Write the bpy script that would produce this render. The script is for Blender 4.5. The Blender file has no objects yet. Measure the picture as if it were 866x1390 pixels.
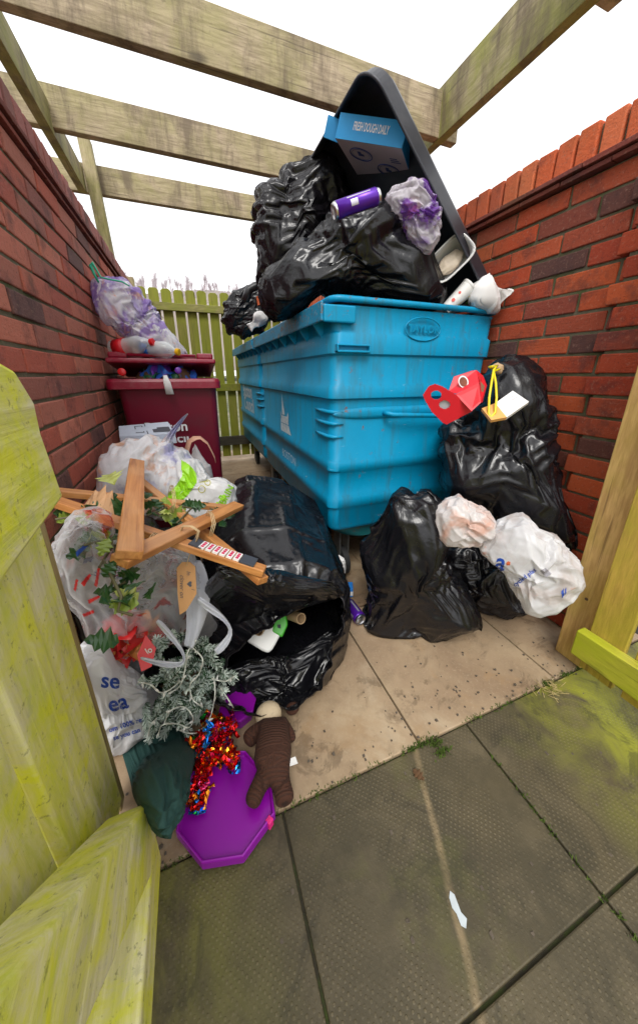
import bpy, bmesh, math, random
import numpy as np
from mathutils import Vector, Matrix, noise as mnoise
from mathutils.bvhtree import BVHTree
random.seed(7); RNG=np.random.default_rng(11)
R=math.radians
# ------------------------------------------------------------------ camera model (photo is 866 x 1390, lens axis at 433,650)
F=435.;CX=433.;CY=650.;H=1.05
YAW=math.atan(177/math.hypot(F,142));PITCH=math.atan(142/F)
FW=Vector((math.sin(YAW)*math.cos(PITCH),math.cos(YAW)*math.cos(PITCH),-math.sin(PITCH)))
RT=Vector((math.cos(YAW),-math.sin(YAW),0))
UP=Vector((math.sin(YAW)*math.sin(PITCH),math.cos(YAW)*math.sin(PITCH),math.cos(PITCH)))
O=Vector((0,0,H))
def ray(x,y): return FW+RT*((x-CX)/F)+UP*((CY-y)/F)
def onz(x,y,z): r=ray(x,y); return O+r*((z-H)/r.z)
def onx(x,y,v): r=ray(x,y); return O+r*(v/r.x)
def ony(x,y,v): r=ray(x,y); return O+r*(v/r.y)
def ond(x,y,d): return O+ray(x,y).normalized()*d
def onp(x,y,p,n):
    r=ray(x,y); n=Vector(n); return O+r*((Vector(p)-O).dot(n)/r.dot(n))
def hdir(x,y):
    r=ray(x,y); return Vector((r.x,r.y,0)).normalized()
# ------------------------------------------------------------------ scene
S=bpy.context.scene; COL=S.collection
def link(o): COL.objects.link(o); return o
def props(o,label=None,cat=None,group=None,kind=None):
    if label: o['label']=label
    if cat: o['category']=cat
    if group: o['group']=group
    if kind: o['kind']=kind
    return o
def empty(name,loc,label,cat,group=None):
    o=bpy.data.objects.new(name,None); o.empty_display_size=.05; o.location=loc; link(o); return props(o,label,cat,group)
def mesh(name,V,Fc,mat=None,parent=None,smooth=False,sub=0,bevel=0,solid=0,mats=None,mi=None):
    me=bpy.data.meshes.new(name)
    me.from_pydata([tuple(map(float,v)) for v in V],[],[tuple(int(i) for i in f) for f in Fc]); me.validate(); me.update()
    if mats:
        for m in mats: me.materials.append(m)
        if mi is not None and len(mi)==len(me.polygons):
            me.polygons.foreach_set('material_index',mi)
    elif mat: me.materials.append(mat)
    if smooth: me.polygons.foreach_set('use_smooth',[True]*len(me.polygons))
    o=bpy.data.objects.new(name,me); link(o)
    if parent:
        o.parent=parent
        o.matrix_parent_inverse=Matrix.Identity(4) if parent.parent else Matrix.Translation(parent.location).inverted()
    if solid:
        m=o.modifiers.new('solid','SOLIDIFY'); m.thickness=solid; m.offset=0
    if bevel:
        m=o.modifiers.new('bevel','BEVEL'); m.width=bevel; m.segments=2; m.limit_method='ANGLE'; m.angle_limit=R(35)
    if sub:
        m=o.modifiers.new('sub','SUBSURF'); m.levels=sub; m.render_levels=sub
    return o
class MB:
    def __init__(s): s.v=[]; s.f=[]; s.m=[]
    def add(s,V,Fc,mi=0):
        n=len(s.v); s.v+= [Vector(v) for v in V]; s.f+=[tuple(i+n for i in f) for f in Fc]; s.m+=[mi]*len(Fc); return s
    def box(s,a,b,mi=0,jit=0):
        x0,y0,z0=a;x1,y1,z1=b
        V=[(x0,y0,z0),(x1,y0,z0),(x1,y1,z0),(x0,y1,z0),(x0,y0,z1),(x1,y0,z1),(x1,y1,z1),(x0,y1,z1)]
        if jit: V=[tuple(c+random.uniform(-jit,jit) for c in v) for v in V]
        return s.add(V,[(0,3,2,1),(4,5,6,7),(0,1,5,4),(1,2,6,5),(2,3,7,6),(3,0,4,7)],mi)
    def obox(s,c,u,v,w,mi=0):   # centre + three half vectors
        c=Vector(c);u=Vector(u);v=Vector(v);w=Vector(w)
        V=[c-u-v-w,c+u-v-w,c+u+v-w,c-u+v-w,c-u-v+w,c+u-v+w,c+u+v+w,c-u+v+w]
        return s.add(V,[(0,3,2,1),(4,5,6,7),(0,1,5,4),(1,2,6,5),(2,3,7,6),(3,0,4,7)],mi)
    def bar(s,a,b,wid,th,side=(0,0,1),mi=0):   # bar from a to b; 'side' gives the width direction
        a=Vector(a);b=Vector(b);d=(b-a).normalized();sd=Vector(side);sd=(sd-d*sd.dot(d)).normalized();t=d.cross(sd)
        return s.obox((a+b)/2,(b-a)/2,sd*wid/2,t*th/2,mi)
    def prism(s,P,off,mi=0):   # polygon extruded by off
        P=[Vector(p) for p in P];off=Vector(off);n=len(P)
        return s.add(P+[p+off for p in P],[tuple(range(n)),tuple(reversed(range(n,2*n)))]+[(i,i+n,(i+1)%n+n,(i+1)%n) for i in range(n)],mi)
    def tube(s,P,r,seg=8,mi=0,closed=False):
        P=[Vector(p) for p in P];n=len(P);rs=r if hasattr(r,'__len__') else [r]*n
        V=[];ref=None
        for i,p in enumerate(P):
            d=(P[min(i+1,n-1)]-P[max(i-1,0)])
            if closed: d=P[(i+1)%n]-P[i-1]
            d=d.normalized() if d.length>1e-9 else Vector((0,0,1))
            if ref is None: ref=d.orthogonal().normalized()
            ref=(ref-d*ref.dot(d)); ref=ref.normalized() if ref.length>1e-6 else d.orthogonal().normalized()
            b=d.cross(ref)
            V+=[p+(ref*math.cos(2*math.pi*k/seg)+b*math.sin(2*math.pi*k/seg))*rs[i] for k in range(seg)]
        Fc=[(i*seg+k,i*seg+(k+1)%seg,(i+1)*seg+(k+1)%seg,(i+1)*seg+k) for i in range(n-1) for k in range(seg)]
        if closed: Fc+=[((n-1)*seg+k,(n-1)*seg+(k+1)%seg,(k+1)%seg,k) for k in range(seg)]
        else: Fc+=[tuple(reversed(range(seg))),tuple((n-1)*seg+k for k in range(seg))]
        return s.add(V,Fc,mi)
    def lathe(s,a,ax,prof,seg=24,mi=0):   # prof: (distance along axis, radius)
        a=Vector(a);ax=Vector(ax).normalized();u=ax.orthogonal().normalized();w=ax.cross(u);V=[];n=len(prof)
        for (h,r) in prof:
            V+=[a+ax*h+(u*math.cos(2*math.pi*k/seg)+w*math.sin(2*math.pi*k/seg))*max(r,1e-5) for k in range(seg)]
        Fc=[(i*seg+k,i*seg+(k+1)%seg,(i+1)*seg+(k+1)%seg,(i+1)*seg+k) for i in range(n-1) for k in range(seg)]
        Fc+=[tuple(reversed(range(seg))),tuple((n-1)*seg+k for k in range(seg))]
        return s.add(V,Fc,mi)
    def build(s,name,mat=None,parent=None,**k):
        if isinstance(mat,(list,tuple)): return mesh(name,s.v,s.f,None,parent,mats=list(mat),mi=s.m,**k)
        return mesh(name,s.v,s.f,mat,parent,**k)
# ------------------------------------------------------------------ materials
class NT:
    def __init__(s,name):
        s.m=bpy.data.materials.new(name); s.m.use_nodes=True; s.t=s.m.node_tree; s.t.nodes.clear()
        s.out=s.n('ShaderNodeOutputMaterial')
    def n(s,t,**k):
        o=s.t.nodes.new(t)
        for a,b in k.items():
            if a in('inp',):
                for i,v in b.items():
                    if hasattr(v,'is_output') or isinstance(v,bpy.types.NodeSocket): s.t.links.new(v,o.inputs[i])
                    else: o.inputs[i].default_value=v
            else: setattr(o,a,b)
        return o
    def l(s,a,b): s.t.links.new(a,b)
    def coord(s,kind='Object'): return s.n('ShaderNodeTexCoord').outputs[kind]
    def pos(s): return s.n('ShaderNodeNewGeometry').outputs['Position']
    def mapping(s,v,scale=(1,1,1),rot=(0,0,0),loc=(0,0,0)): return s.n('ShaderNodeMapping',inp={0:v,1:loc,2:rot,3:scale}).outputs[0]
    def noise(s,v,scale=5,detail=4,rough=.55,dist=0,col=False):
        return s.n('ShaderNodeTexNoise',inp={'Vector':v,'Scale':scale,'Detail':detail,'Roughness':rough,'Distortion':dist}).outputs[1 if col else 0]
    def vor(s,v,scale=5,feature='F1',out='Distance'):
        o=s.n('ShaderNodeTexVoronoi',feature=feature); s.l(v,o.inputs['Vector']); o.inputs['Scale'].default_value=scale; return o.outputs[out]
    def ramp(s,f,stops,interp='LINEAR'):
        o=s.n('ShaderNodeValToRGB'); s.l(f,o.inputs[0]); r=o.color_ramp; r.interpolation=interp
        while len(r.elements)<len(stops): r.elements.new(.5)
        for e,(p,c) in zip(r.elements,stops):
            e.position=p; e.color=(c,c,c,1) if not hasattr(c,'__len__') else (*c,1)
        return o.outputs[0]
    def mix(s,f,a,b,blend='MIX'):
        o=s.n('ShaderNodeMix',data_type='RGBA',blend_type=blend)
        for i,v in ((0,f),(6,a),(7,b)):
            if isinstance(v,bpy.types.NodeSocket): s.l(v,o.inputs[i])
            elif i==0: o.inputs[0].default_value=v
            else: o.inputs[i].default_value=(*v,1) if hasattr(v,'__len__') else (v,v,v,1)
        return o.outputs[2]
    def math(s,op,a,b=0,clamp=False):
        o=s.n('ShaderNodeMath',operation=op,use_clamp=clamp)
        for i,v in ((0,a),(1,b)):
            if isinstance(v,bpy.types.NodeSocket): s.l(v,o.inputs[i])
            else: o.inputs[i].default_value=v
        return o.outputs[0]
    def bump(s,h,strength=.5,dist=.01,normal=None):
        o=s.n('ShaderNodeBump',inp={'Height':h,'Strength':strength,'Distance':dist})
        if normal is not None: s.l(normal,o.inputs['Normal'])
        return o.outputs[0]
    def pr(s,col,rough=.6,normal=None,**k):
        o=s.n('ShaderNodeBsdfPrincipled')
        for i,v in (('Base Color',col),('Roughness',rough)):
            if isinstance(v,bpy.types.NodeSocket): s.l(v,o.inputs[i])
            elif hasattr(v,'__len__'): o.inputs[i].default_value=(*v,1)
            else: o.inputs[i].default_value=v
        if normal is not None: s.l(normal,o.inputs['Normal'])
        for a,b in k.items():
            a=a.replace('_',' ')
            if isinstance(b,bpy.types.NodeSocket): s.l(b,o.inputs[a])
            else: o.inputs[a].default_value=b
        return o.outputs[0]
    def done(s,sh): s.l(sh,s.out.inputs[0]); return s.m
    def rpi(s): return s.n('ShaderNodeNewGeometry').outputs['Random Per Island']

def plain(name,col,rough=.5,var=.12,scale=30,bump=0.,metal=0.,dirt=None,**k):
    t=NT(name); c=t.coord(); nz=t.noise(c,scale,5)
    a=tuple(x*(1-var) for x in col); b=tuple(min(1,x*(1+var)) for x in col)
    cc=t.mix(nz,a,b)
    if dirt:
        m=t.ramp(t.noise(c,dirt[1],6,.65),[(.48,0),(.68,1)]); cc=t.mix(t.math('MULTIPLY',m,dirt[2]),cc,dirt[0])
    nm=t.bump(t.noise(c,scale*2,6),bump,.004) if bump else None
    return t.done(t.pr(cc,rough,nm,Metallic=metal,**k))

BMP=(.34,.010)
def m_black(name,tint=(.006,.006,.008),rough=.21,sc=1.):
    t=NT(name); c=t.coord()
    h=t.math('ADD',fold_height(t),t.math('MULTIPLY',t.noise(c,16,3,.6),.5)); nm=t.bump(h,BMP[0],BMP[1])
    r=t.ramp(t.noise(c,11,3),[(.3,rough-.04),(.75,rough+.14)])
    return t.done(t.pr(tint,r,nm,**{'Specular_IOR_Level':.5}))
def m_film(name,col=(.85,.86,.88),alpha=.6,rough=.28,bump=.5,patch=None,white=None):
    t=NT(name); c=t.coord()
    nm=t.bump(t.math('ADD',fold_height(t),t.math('MULTIPLY',t.noise(c,18,3,.6),.5)),bump,.010)
    cc=col
    if patch:
        cc=None
        for (pc,sc,lo,hi) in patch:
            m=t.ramp(t.noise(t.mapping(c,(1,1,1),(0,0,0),(sc,sc*2,0)),sc,4,.6,1.),[(lo,0),(hi,1)])
            cc=t.mix(m,col if cc is None else cc,pc)
    p=t.pr(cc,rough,nm,**{'Specular_IOR_Level':.6})
    tl=t.n('ShaderNodeBsdfTranslucent'); 
    if isinstance(cc,bpy.types.NodeSocket): t.l(cc,tl.inputs[0])
    else: tl.inputs[0].default_value=(*cc,1)
    ms=t.n('ShaderNodeMixShader',inp={0:.35,1:p,2:tl.outputs[0]}).outputs[0]
    tr=t.n('ShaderNodeBsdfTransparent')
    lw=t.n('ShaderNodeLayerWeight',inp={0:.35}).outputs['Facing']
    a=t.math('ADD',t.math('MULTIPLY',lw,.5),alpha,True)
    a=t.math('ADD',a,t.math('MULTIPLY',t.math('SUBTRACT',t.noise(c,12,4),.5),.5),True)
    return t.done(t.n('ShaderNodeMixShader',inp={0:a,1:tr.outputs[0],2:ms}).outputs[0])
def m_clear(name,col=(.9,.93,.93),alpha=.22,rough=.06):
    t=NT(name); p=t.pr(col,rough,**{'Specular_IOR_Level':.8}); tr=t.n('ShaderNodeBsdfTransparent')
    lw=t.n('ShaderNodeLayerWeight',inp={0:.5}).outputs['Facing']
    a=t.math('ADD',t.math('MULTIPLY',lw,.55),alpha,True)
    return t.done(t.n('ShaderNodeMixShader',inp={0:a,1:tr.outputs[0],2:p}).outputs[0])

def m_wood(name,axis,base,dark,green=None,gamt=.5,gs=1.6,rough=.75,stain=None,island=True,knot=True):
    t=NT(name); c=t.pos()
    sc=[30,30,30]; sc[axis]=3.2
    off=t.n('ShaderNodeCombineXYZ',inp={0:t.rpi(),1:t.rpi(),2:t.rpi()}).outputs[0]
    off=t.n('ShaderNodeVectorMath',operation='SCALE',inp={0:off,3:7.3}).outputs[0]
    c2=t.n('ShaderNodeVectorMath',operation='ADD',inp={0:c,1:off}).outputs[0]
    g=t.noise(t.mapping(c2,tuple(sc)),1.6,7,.66,.35)
    g2=t.noise(t.mapping(c2,tuple(x*3.2 for x in sc)),1.5,3,.5)
    f=t.ramp(t.math('ADD',t.math('MULTIPLY',g,.6),t.math('MULTIPLY',g2,.4)),[(.41,0),(.58,1)])
    col=t.mix(f,dark,base)
    col=t.mix(.35,col,t.mix(t.rpi(),tuple(x*.7 for x in base),tuple(min(1,x*1.2) for x in base)))
    if green:
        m=t.noise(t.mapping(c,(1,1,.8)),gs*2.2,6,.68,.6)
        m=t.ramp(m,[(.5-.25*gamt-.06,0),(.66-.2*gamt,1)])
        col=t.mix(t.math('MULTIPLY',m,min(1,gamt+.25)),col,t.mix(g,tuple(x*.62 for x in green),green))
    if stain:
        s2=[5,5,5]; s2[2]=1.2
        m=t.ramp(t.noise(t.mapping(c,tuple(s2)),1.5,6,.7,.3),[(.47,0),(.63,1)])
        col=t.mix(t.math('MULTIPLY',m,.8),col,stain)
        m=t.ramp(t.noise(c,60,3,.6),[(.62,0),(.72,1)]); col=t.mix(t.math('MULTIPLY',m,.35),col,tuple(x*.6 for x in stain))
    crk=[70,70,70]; crk[axis]=2.2
    ck=t.ramp(t.noise(t.mapping(c2,tuple(crk)),1.2,2,.5,.3),[(.66,0),(.70,1)]); col=t.mix(t.math('MULTIPLY',ck,.55),col,tuple(x*.35 for x in dark))
    if knot:
        v=t.vor(t.mapping(c2,tuple(4.5 if i!=axis else 2.2 for i in range(3))),1.0)
        k=t.ramp(v,[(.05,1),(.11,0)]); col=t.mix(t.math('MULTIPLY',k,.7),col,tuple(x*.3 for x in dark))
    nm=t.bump(t.math('ADD',t.math('MULTIPLY',g,.8),t.math('MULTIPLY',t.noise(c,150,3),.2)),.55,.004)
    return t.done(t.pr(col,rough,nm))
def m_brick(name,reds,gloom=0.):
    t=NT(name); c=t.pos(); r=t.rpi()
    cc=t.ramp(r,[(0,reds[0]),(.3,reds[1]),(.58,reds[2]),(.80,reds[3]),(.93,reds[4]),(1,reds[5])])
    blot=t.ramp(t.noise(c,9,5,.65),[(.52,0),(.66,1)])
    cc=t.mix(t.math('MULTIPLY',blot,.55),cc,(.05,.028,.03))
    cc=t.mix(t.math('MULTIPLY',t.ramp(t.noise(c,90,4,.7),[(.56,0),(.75,1)]),.45),cc,(.42,.25,.18))
    cc=t.mix(t.math('MULTIPLY',t.ramp(t.noise(c,130,3,.7),[(.58,0),(.72,1)]),.6),cc,(.03,.02,.02))
    cc=t.mix(t.math('MULTIPLY',t.ramp(t.noise(c,3.3,4,.6),[(.56,0),(.76,1)]),.28),cc,(.10,.11,.04))
    nm=t.bump(t.math('ADD',t.noise(c,70,6,.7),t.math('MULTIPLY',t.noise(t.mapping(c,(1,1,6)),30,3),.4)),.7,.004)
    return t.done(t.pr(cc,.82,nm,**{'Specular_IOR_Level':.3}))

# ------------------------------------------------------------------ film simulation: rest lengths longer than the body, so the skin buckles into creases
def ico(level):
    bm=bmesh.new(); bmesh.ops.create_icosphere(bm,subdivisions=level,radius=1)
    V=np.array([v.co[:] for v in bm.verts]); T=np.array([[v.index for v in f.verts] for f in bm.faces]); bm.free(); return V,T
_ICO={}
def icos(l):
    if l not in _ICO: _ICO[l]=ico(l)
    return _ICO[l][0].copy(),_ICO[l][1]
def subdiv(V,T):
    E=np.sort(np.concatenate([T[:,[0,1]],T[:,[1,2]],T[:,[2,0]]]),axis=1)
    U,inv=np.unique(E,axis=0,return_inverse=True); inv=inv.reshape(-1)
    n=len(V); m=len(T); M=(V[U[:,0]]+V[U[:,1]])/2
    a,b,c=inv[:m]+n,inv[m:2*m]+n,inv[2*m:]+n
    T2=np.concatenate([np.stack([T[:,0],a,c],1),np.stack([T[:,1],b,a],1),np.stack([T[:,2],c,b],1),np.stack([a,b,c],1)])
    return np.concatenate([V,M]),T2
def vnormals(V,T):
    fn=np.cross(V[T[:,1]]-V[T[:,0]],V[T[:,2]]-V[T[:,0]]); N=np.zeros_like(V)
    for k in range(3):
        for a in range(3): N[:,a]+=np.bincount(T[:,k],fn[:,a],len(V))
    return N/(np.linalg.norm(N,axis=1,keepdims=True)+1e-12)
def snoise(P,scale,seed,oct=3):
    rg=np.random.default_rng(seed); out=np.zeros(len(P)); amp=1.
    for o in range(oct):
        for k in range(5):
            d=rg.normal(size=3); d/=np.linalg.norm(d); out+=amp*np.sin(P@d*scale*(1.+.5*rg.random())*2*math.pi+rg.random()*6.28)/3
        scale*=2.1; amp*=.5
    return out
KB=(.05,.045,.038)
def film(P,B,FL,T,foci,kap,iters,out,inn,seed,kb,clampf,base=.03):
    n=len(P); N0=vnormals(B,T)
    E=np.unique(np.sort(np.concatenate([T[:,[0,1]],T[:,[1,2]],T[:,[2,0]]]),axis=1),axis=0); i,j=E[:,0],E[:,1]
    L3=np.linalg.norm(B[i]-B[j],axis=1); LF=np.linalg.norm(FL[i]-FL[j],axis=1); ratio=np.clip(LF/(L3+1e-9),.98,1.6)
    mid=(B[i]+B[j])/2; dirs=(B[j]-B[i])/(L3[:,None]+1e-9); nn=N0[i]+N0[j]; ex=np.zeros(len(E))
    for f in foci:
        d=mid-np.array(f)[None]; r=np.linalg.norm(d,axis=1)+1e-6; tg=np.cross(nn,d); tg/=np.linalg.norm(tg,axis=1,keepdims=True)+1e-9
        ex+=.48*np.exp(-(r/.14)**1.3)*(np.abs((dirs*tg).sum(1)))**2
    Lr=L3*(1+kap*(ratio-1)+ex+base)
    val=np.bincount(i,minlength=n)+np.bincount(j,minlength=n)
    P=P+N0*(snoise(B,9,seed+5,3)*.0016)[:,None]
    for it in range(iters):
        d=P[j]-P[i]; l=np.linalg.norm(d,axis=1)+1e-12; c=((l-Lr)/l*.5)[:,None]*d
        D=np.zeros_like(P); A=np.zeros_like(P); U=P-B
        for a in range(3):
            D[:,a]=np.bincount(i,c[:,a],n)-np.bincount(j,c[:,a],n)
            A[:,a]=np.bincount(i,U[j,a],n)+np.bincount(j,U[i,a],n)
        P=P+D/val[:,None]*1.8+(A/val[:,None]-U)*kb
        off=P-B; h=(off*N0).sum(1); tan=off-h[:,None]*N0; tl=np.linalg.norm(tan,axis=1,keepdims=True); tan*=np.minimum(1,(out*1.5)/(tl+1e-9))
        P=B+tan+N0*h.clip(-inn,out)[:,None]; P=clampf(P)
    return P
def pleats(P,T,foci,amp,seed,f1=5.,f2=2.5):
    N=vnormals(P,T); tot=np.zeros(len(P)); ws=np.zeros(len(P))
    for q,f in enumerate(foci):
        d=P-np.array(f)[None]; r=np.linalg.norm(d,axis=1)+1e-6; u=d/r[:,None]
        X=u*f1/6.0+ (r*f2/6.0)[:,None]*np.array([.3,.5,.8])[None]+q*3.1
        wv=np.stack([snoise(P*1.0,1.6,seed+a_*13+q,2) for a_ in range(3)],1); X=X+wv*.10*f1/34.
        n1=snoise(X,1.0,seed+q*7,1); n2=snoise(X*2.1+5,1.0,seed+q*7+3,1)
        h=(1-np.abs(n1)*1.3).clip(-.4,1)**2*1.0+.5*(1-np.abs(n2)*1.4).clip(-.4,1)**2*np.sign(1)
        w=1/(r**2+.004); fade=np.minimum(1,r/.10)
        tot+=h*w*fade; ws+=w
    return P+N*((tot/ws-.45)*amp)[:,None]
def crumple(V,T,foci,g=.10,iters=90,out=.02,inn=.012,seed=1,bend=.12,clampf=None,aniso=.8,fixed=None):
    P0=V.copy(); N0=vnormals(V,T); P=V.copy(); n=len(V)
    E=np.unique(np.sort(np.concatenate([T[:,[0,1]],T[:,[1,2]],T[:,[2,0]]]),axis=1),axis=0)
    i,j=E[:,0],E[:,1]; L=np.linalg.norm(P[i]-P[j],axis=1); mid=(P[i]+P[j])/2
    dirs=(P[j]-P[i])/L[:,None]
    rad=np.zeros_like(mid); wsum=np.zeros(len(mid))
    for f in foci:
        d=mid-np.array(f)[None]; q=np.linalg.norm(d,axis=1)+1e-6; w=1/(q**2+.002); rad+=d/q[:,None]*w[:,None]; wsum+=w
    rad/=(np.linalg.norm(rad,axis=1,keepdims=True)+1e-9)
    nn=(N0[i]+N0[j]); nn/=np.linalg.norm(nn,axis=1,keepdims=True)+1e-9
    tg=np.cross(nn,rad); al=np.abs((dirs*tg).sum(1))/(np.linalg.norm(tg,axis=1)+1e-9)
    gn=g*(1+.6*snoise(mid,3.0,seed,2)).clip(.2,2.2)
    Lr=L*(1+gn*((1-aniso)+aniso*al**2))
    val=np.bincount(i,minlength=n)+np.bincount(j,minlength=n)
    P+=N0*(snoise(P,14,seed+5,3)*.004)[:,None]
    for it in range(iters):
        d=P[j]-P[i]; l=np.linalg.norm(d,axis=1)+1e-12; c=((l-Lr)/l*.5)[:,None]*d
        D=np.zeros_like(P); A=np.zeros_like(P)
        for a in range(3):
            D[:,a]=np.bincount(i,c[:,a],n)-np.bincount(j,c[:,a],n)
            A[:,a]=np.bincount(i,P[j,a],n)+np.bincount(j,P[i,a],n)
        P+=D/val[:,None]*1.7
        if bend: P+=(A/val[:,None]-P)*bend*(1 if it<iters-4 else 4)
        off=P-P0; h=(off*N0).sum(1); tan=off-h[:,None]*N0
        tl=np.linalg.norm(tan,axis=1,keepdims=True); tan*=np.minimum(1,(out*1.2)/(tl+1e-9))
        P=P0+tan+N0*h.clip(-inn,out)[:,None]
        if fixed is not None: P[fixed]=P0[fixed]
        if clampf is not None: P=clampf(P)
    return P
def mkclamp(xmin=None,xmax=None,ymin=None,ymax=None,zmin=.004,zmax=None):
    def f(P):
        if zmin is not None: P[:,2]=np.maximum(P[:,2],zmin)
        if zmax is not None: P[:,2]=np.minimum(P[:,2],zmax)
        if xmin is not None: P[:,0]=np.maximum(P[:,0],xmin)
        if xmax is not None: P[:,0]=np.minimum(P[:,0],xmax)
        if ymin is not None: P[:,1]=np.maximum(P[:,1],ymin)
        if ymax is not None: P[:,1]=np.minimum(P[:,1],ymax)
        return P
    return f
def polar(outline,c):
    A=[];Rr=[]
    o=list(outline); m=len(o)
    pts=[]
    for k in range(m):
        for q in range(12):
            t=q/12; pts.append((o[k][0]*(1-t)+o[(k+1)%m][0]*t,o[k][1]*(1-t)+o[(k+1)%m][1]*t))
    th=np.array([math.atan2(p[1]-c[1],p[0]-c[0]) for p in pts]); rr=np.array([math.hypot(p[0]-c[0],p[1]-c[1]) for p in pts])
    k=np.argsort(th); return th[k],rr[k]
def bag_shape(outline,c,p0,n,tf,tb,level=5,p=2.5,lump=.10,seed=1,rsm=True):
    """outline in photo pixels -> real solid around a plane through p0 with normal n (pointing away from the viewer)"""
    V,T=icos(level); th,rr=polar(outline,c)
    n=Vector(n).normalized()
    rxy=np.hypot(V[:,0],V[:,1]); sz=np.abs(V[:,2]); s=(rxy**p+sz**p)**(-1/p)
    rho=rxy*s; zz=V[:,2]*s; ang=np.arctan2(V[:,1],V[:,0])
    rad=np.interp(ang,th,rr,period=2*math.pi)
    X=c[0]+np.cos(ang)*rad*rho; Y=c[1]+np.sin(ang)*rad*rho
    p0=Vector(p0); k0=(p0-O).dot(n)
    fw,rt,up,nn=map(np.array,(FW,RT,UP,n))
    r=fw[None]+rt[None]*((X-CX)/F)[:,None]+up[None]*((CY-Y)/F)[:,None]
    P=np.array(O)[None]+r*(k0/(r@nn))[:,None]
    tk=np.where(zz<0,tf,tb)*(1+.0*zz)
    P=P+nn[None]*(zz*tk)[:,None]
    dist=(p0-O).length; Rm=rad*dist/F; phi=np.arcsin(np.clip(rxy,0,1)); KS=24; arc=np.zeros(len(V)); a0=np.zeros(len(V)); b0=tk.copy()
    full=np.zeros(len(V)); fa=np.zeros(len(V)); fb=tk.copy()
    for q in range(1,KS+1):
        for (tgt,mx) in ((0,phi),(1,np.full(len(V),math.pi/2))):
            ph=mx*q/KS; sx,cz=np.sin(ph),np.cos(ph); ss=(sx**p+np.abs(cz)**p)**(-1/p); a1=Rm*sx*ss; b1=tk*cz*ss
            if tgt==0: arc+=np.hypot(a1-a0,b1-b0); a0,b0=a1,b1
            else: full+=np.hypot(a1-fa,b1-fb); fa,fb=a1,b1
    FL=np.stack([np.cos(ang)*arc,np.sin(ang)*arc,np.sign(V[:,2])*(full-arc)*.0],1)
    P0=P.copy(); N=vnormals(P,T)
    if np.sum((P-P.mean(0))*N)<0: T=T[:,::-1]; N=-N
    sc=2.2; P=P+N*(snoise(P,sc,seed,2)*lump*min(tf,tb)*(1-.75*rho**6))[:,None]
    return P,T,FL
def fold_attr(o,P,fo):
    me=o.data; f=[np.array(x) for x in fo]; 
    if len(f)<2: f.append(f[0]+np.array([.3,.1,-.4]))
    W=[];C=[]
    for q in (0,1):
        d=P-f[q][None]; r=np.linalg.norm(d,axis=1)+1e-6; u=d/r[:,None]
        C.append(u+(r*.22)[:,None]*np.array([.4,.5,.77])[None]+q*5); W.append(1/(r**2+.003))
    for nm,c in (('fold_a',C[0]),('fold_b',C[1])):
        at=me.attributes.new(nm,'FLOAT_VECTOR','POINT'); at.data.foreach_set('vector',c.astype(np.float32).ravel())
    at=me.attributes.new('fold_w','FLOAT','POINT'); at.data.foreach_set('value',(W[1]/(W[0]+W[1])).astype(np.float32))
def fold_height(t,s1=4.,s2=9.):
    c=t.coord(); h=[]
    dist=t.n('ShaderNodeVectorMath',operation='SCALE',inp={0:t.noise(c,5,2,col=True),3:.10}).outputs[0]
    for nm in ('fold_a','fold_b'):
        a=t.n('ShaderNodeAttribute',attribute_name=nm).outputs['Vector']
        a=t.n('ShaderNodeVectorMath',operation='ADD',inp={0:a,1:dist}).outputs[0]
        n1=t.n('ShaderNodeTexNoise',noise_type='RIDGED_MULTIFRACTAL',inp={'Vector':a,'Scale':s1,'Detail':1.,'Roughness':.4}).outputs[0]
        n2=t.noise(a,s2,2,.5)
        h.append(t.math('ADD',t.math('MULTIPLY',n1,.6),t.math('MULTIPLY',n2,.5)))
    w=t.n('ShaderNodeAttribute',attribute_name='fold_w').outputs['Fac']
    w=t.ramp(t.math('ADD',w,t.math('MULTIPLY',t.math('SUBTRACT',t.noise(c,4,2),.5),.9)),[(.4,0),(.6,1)])
    m=t.n('ShaderNodeMix',data_type='FLOAT',inp={0:w,2:h[0],3:h[1]}).outputs[0]
    return m
def bag(name,label,outline,c,p0,n,tf,tb,mat,foci=None,g=.12,seed=1,level=5,p=2.5,clampf=None,out=.022,inn=.014,sub=1,cat='rubbish bag',group=None,parent=None,lump=.12,iters=80,bend=.1,fine=True,aniso=.92,pl=.022,shrink=.95):
    if clampf is None: clampf=mkclamp()
    outline=[(c[0]+(a-c[0])*shrink,c[1]+(b-c[1])*shrink) for a,b in outline]
    lump=lump*.3
    P,T,FL=bag_shape(outline,c,p0,n,tf,tb,4,p,lump,seed); P=clampf(P); B=P.copy()
    fo=[tuple(onp(*f,p0,n)) for f in (foci or [outline[0]])]
    kap=g*4.5
    P=film(P,B,FL,T,fo,kap*.35,90,out*.8,inn*.9,seed,KB[0],clampf)
    n0=len(P); P,T2=subdiv(P,T); B,_=subdiv(B,T); FL,_=subdiv(FL,T); T=T2
    P=film(P,B,FL,T,fo,kap*.7,120,out*.95,inn*1.1,seed+3,KB[1],clampf)
    if level>4:
        P,T2=subdiv(P,T); B,_=subdiv(B,T); FL,_=subdiv(FL,T); T=T2
        P=film(P,B,FL,T,fo,kap*.9,80,out*1.1,inn*1.3,seed+7,KB[2],clampf)
        sub=0
    FOLD=(P.copy(),fo)
    if parent is None:
        base=Vector((float(P[:,0].mean()),float(P[:,1].mean()),float(P[:,2].min())))
        o=mesh(name,P-np.array(base),T,mat,None,True,sub); o.location=base; props(o,label,cat,group)
    else: o=mesh(name,P,T,mat,parent,True,sub)
    fold_attr(o,P,fo)
    return o,P,T
def bvh(P,T): return BVHTree.FromPolygons([tuple(map(float,p)) for p in P],[tuple(map(int,t)) for t in T])
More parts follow.
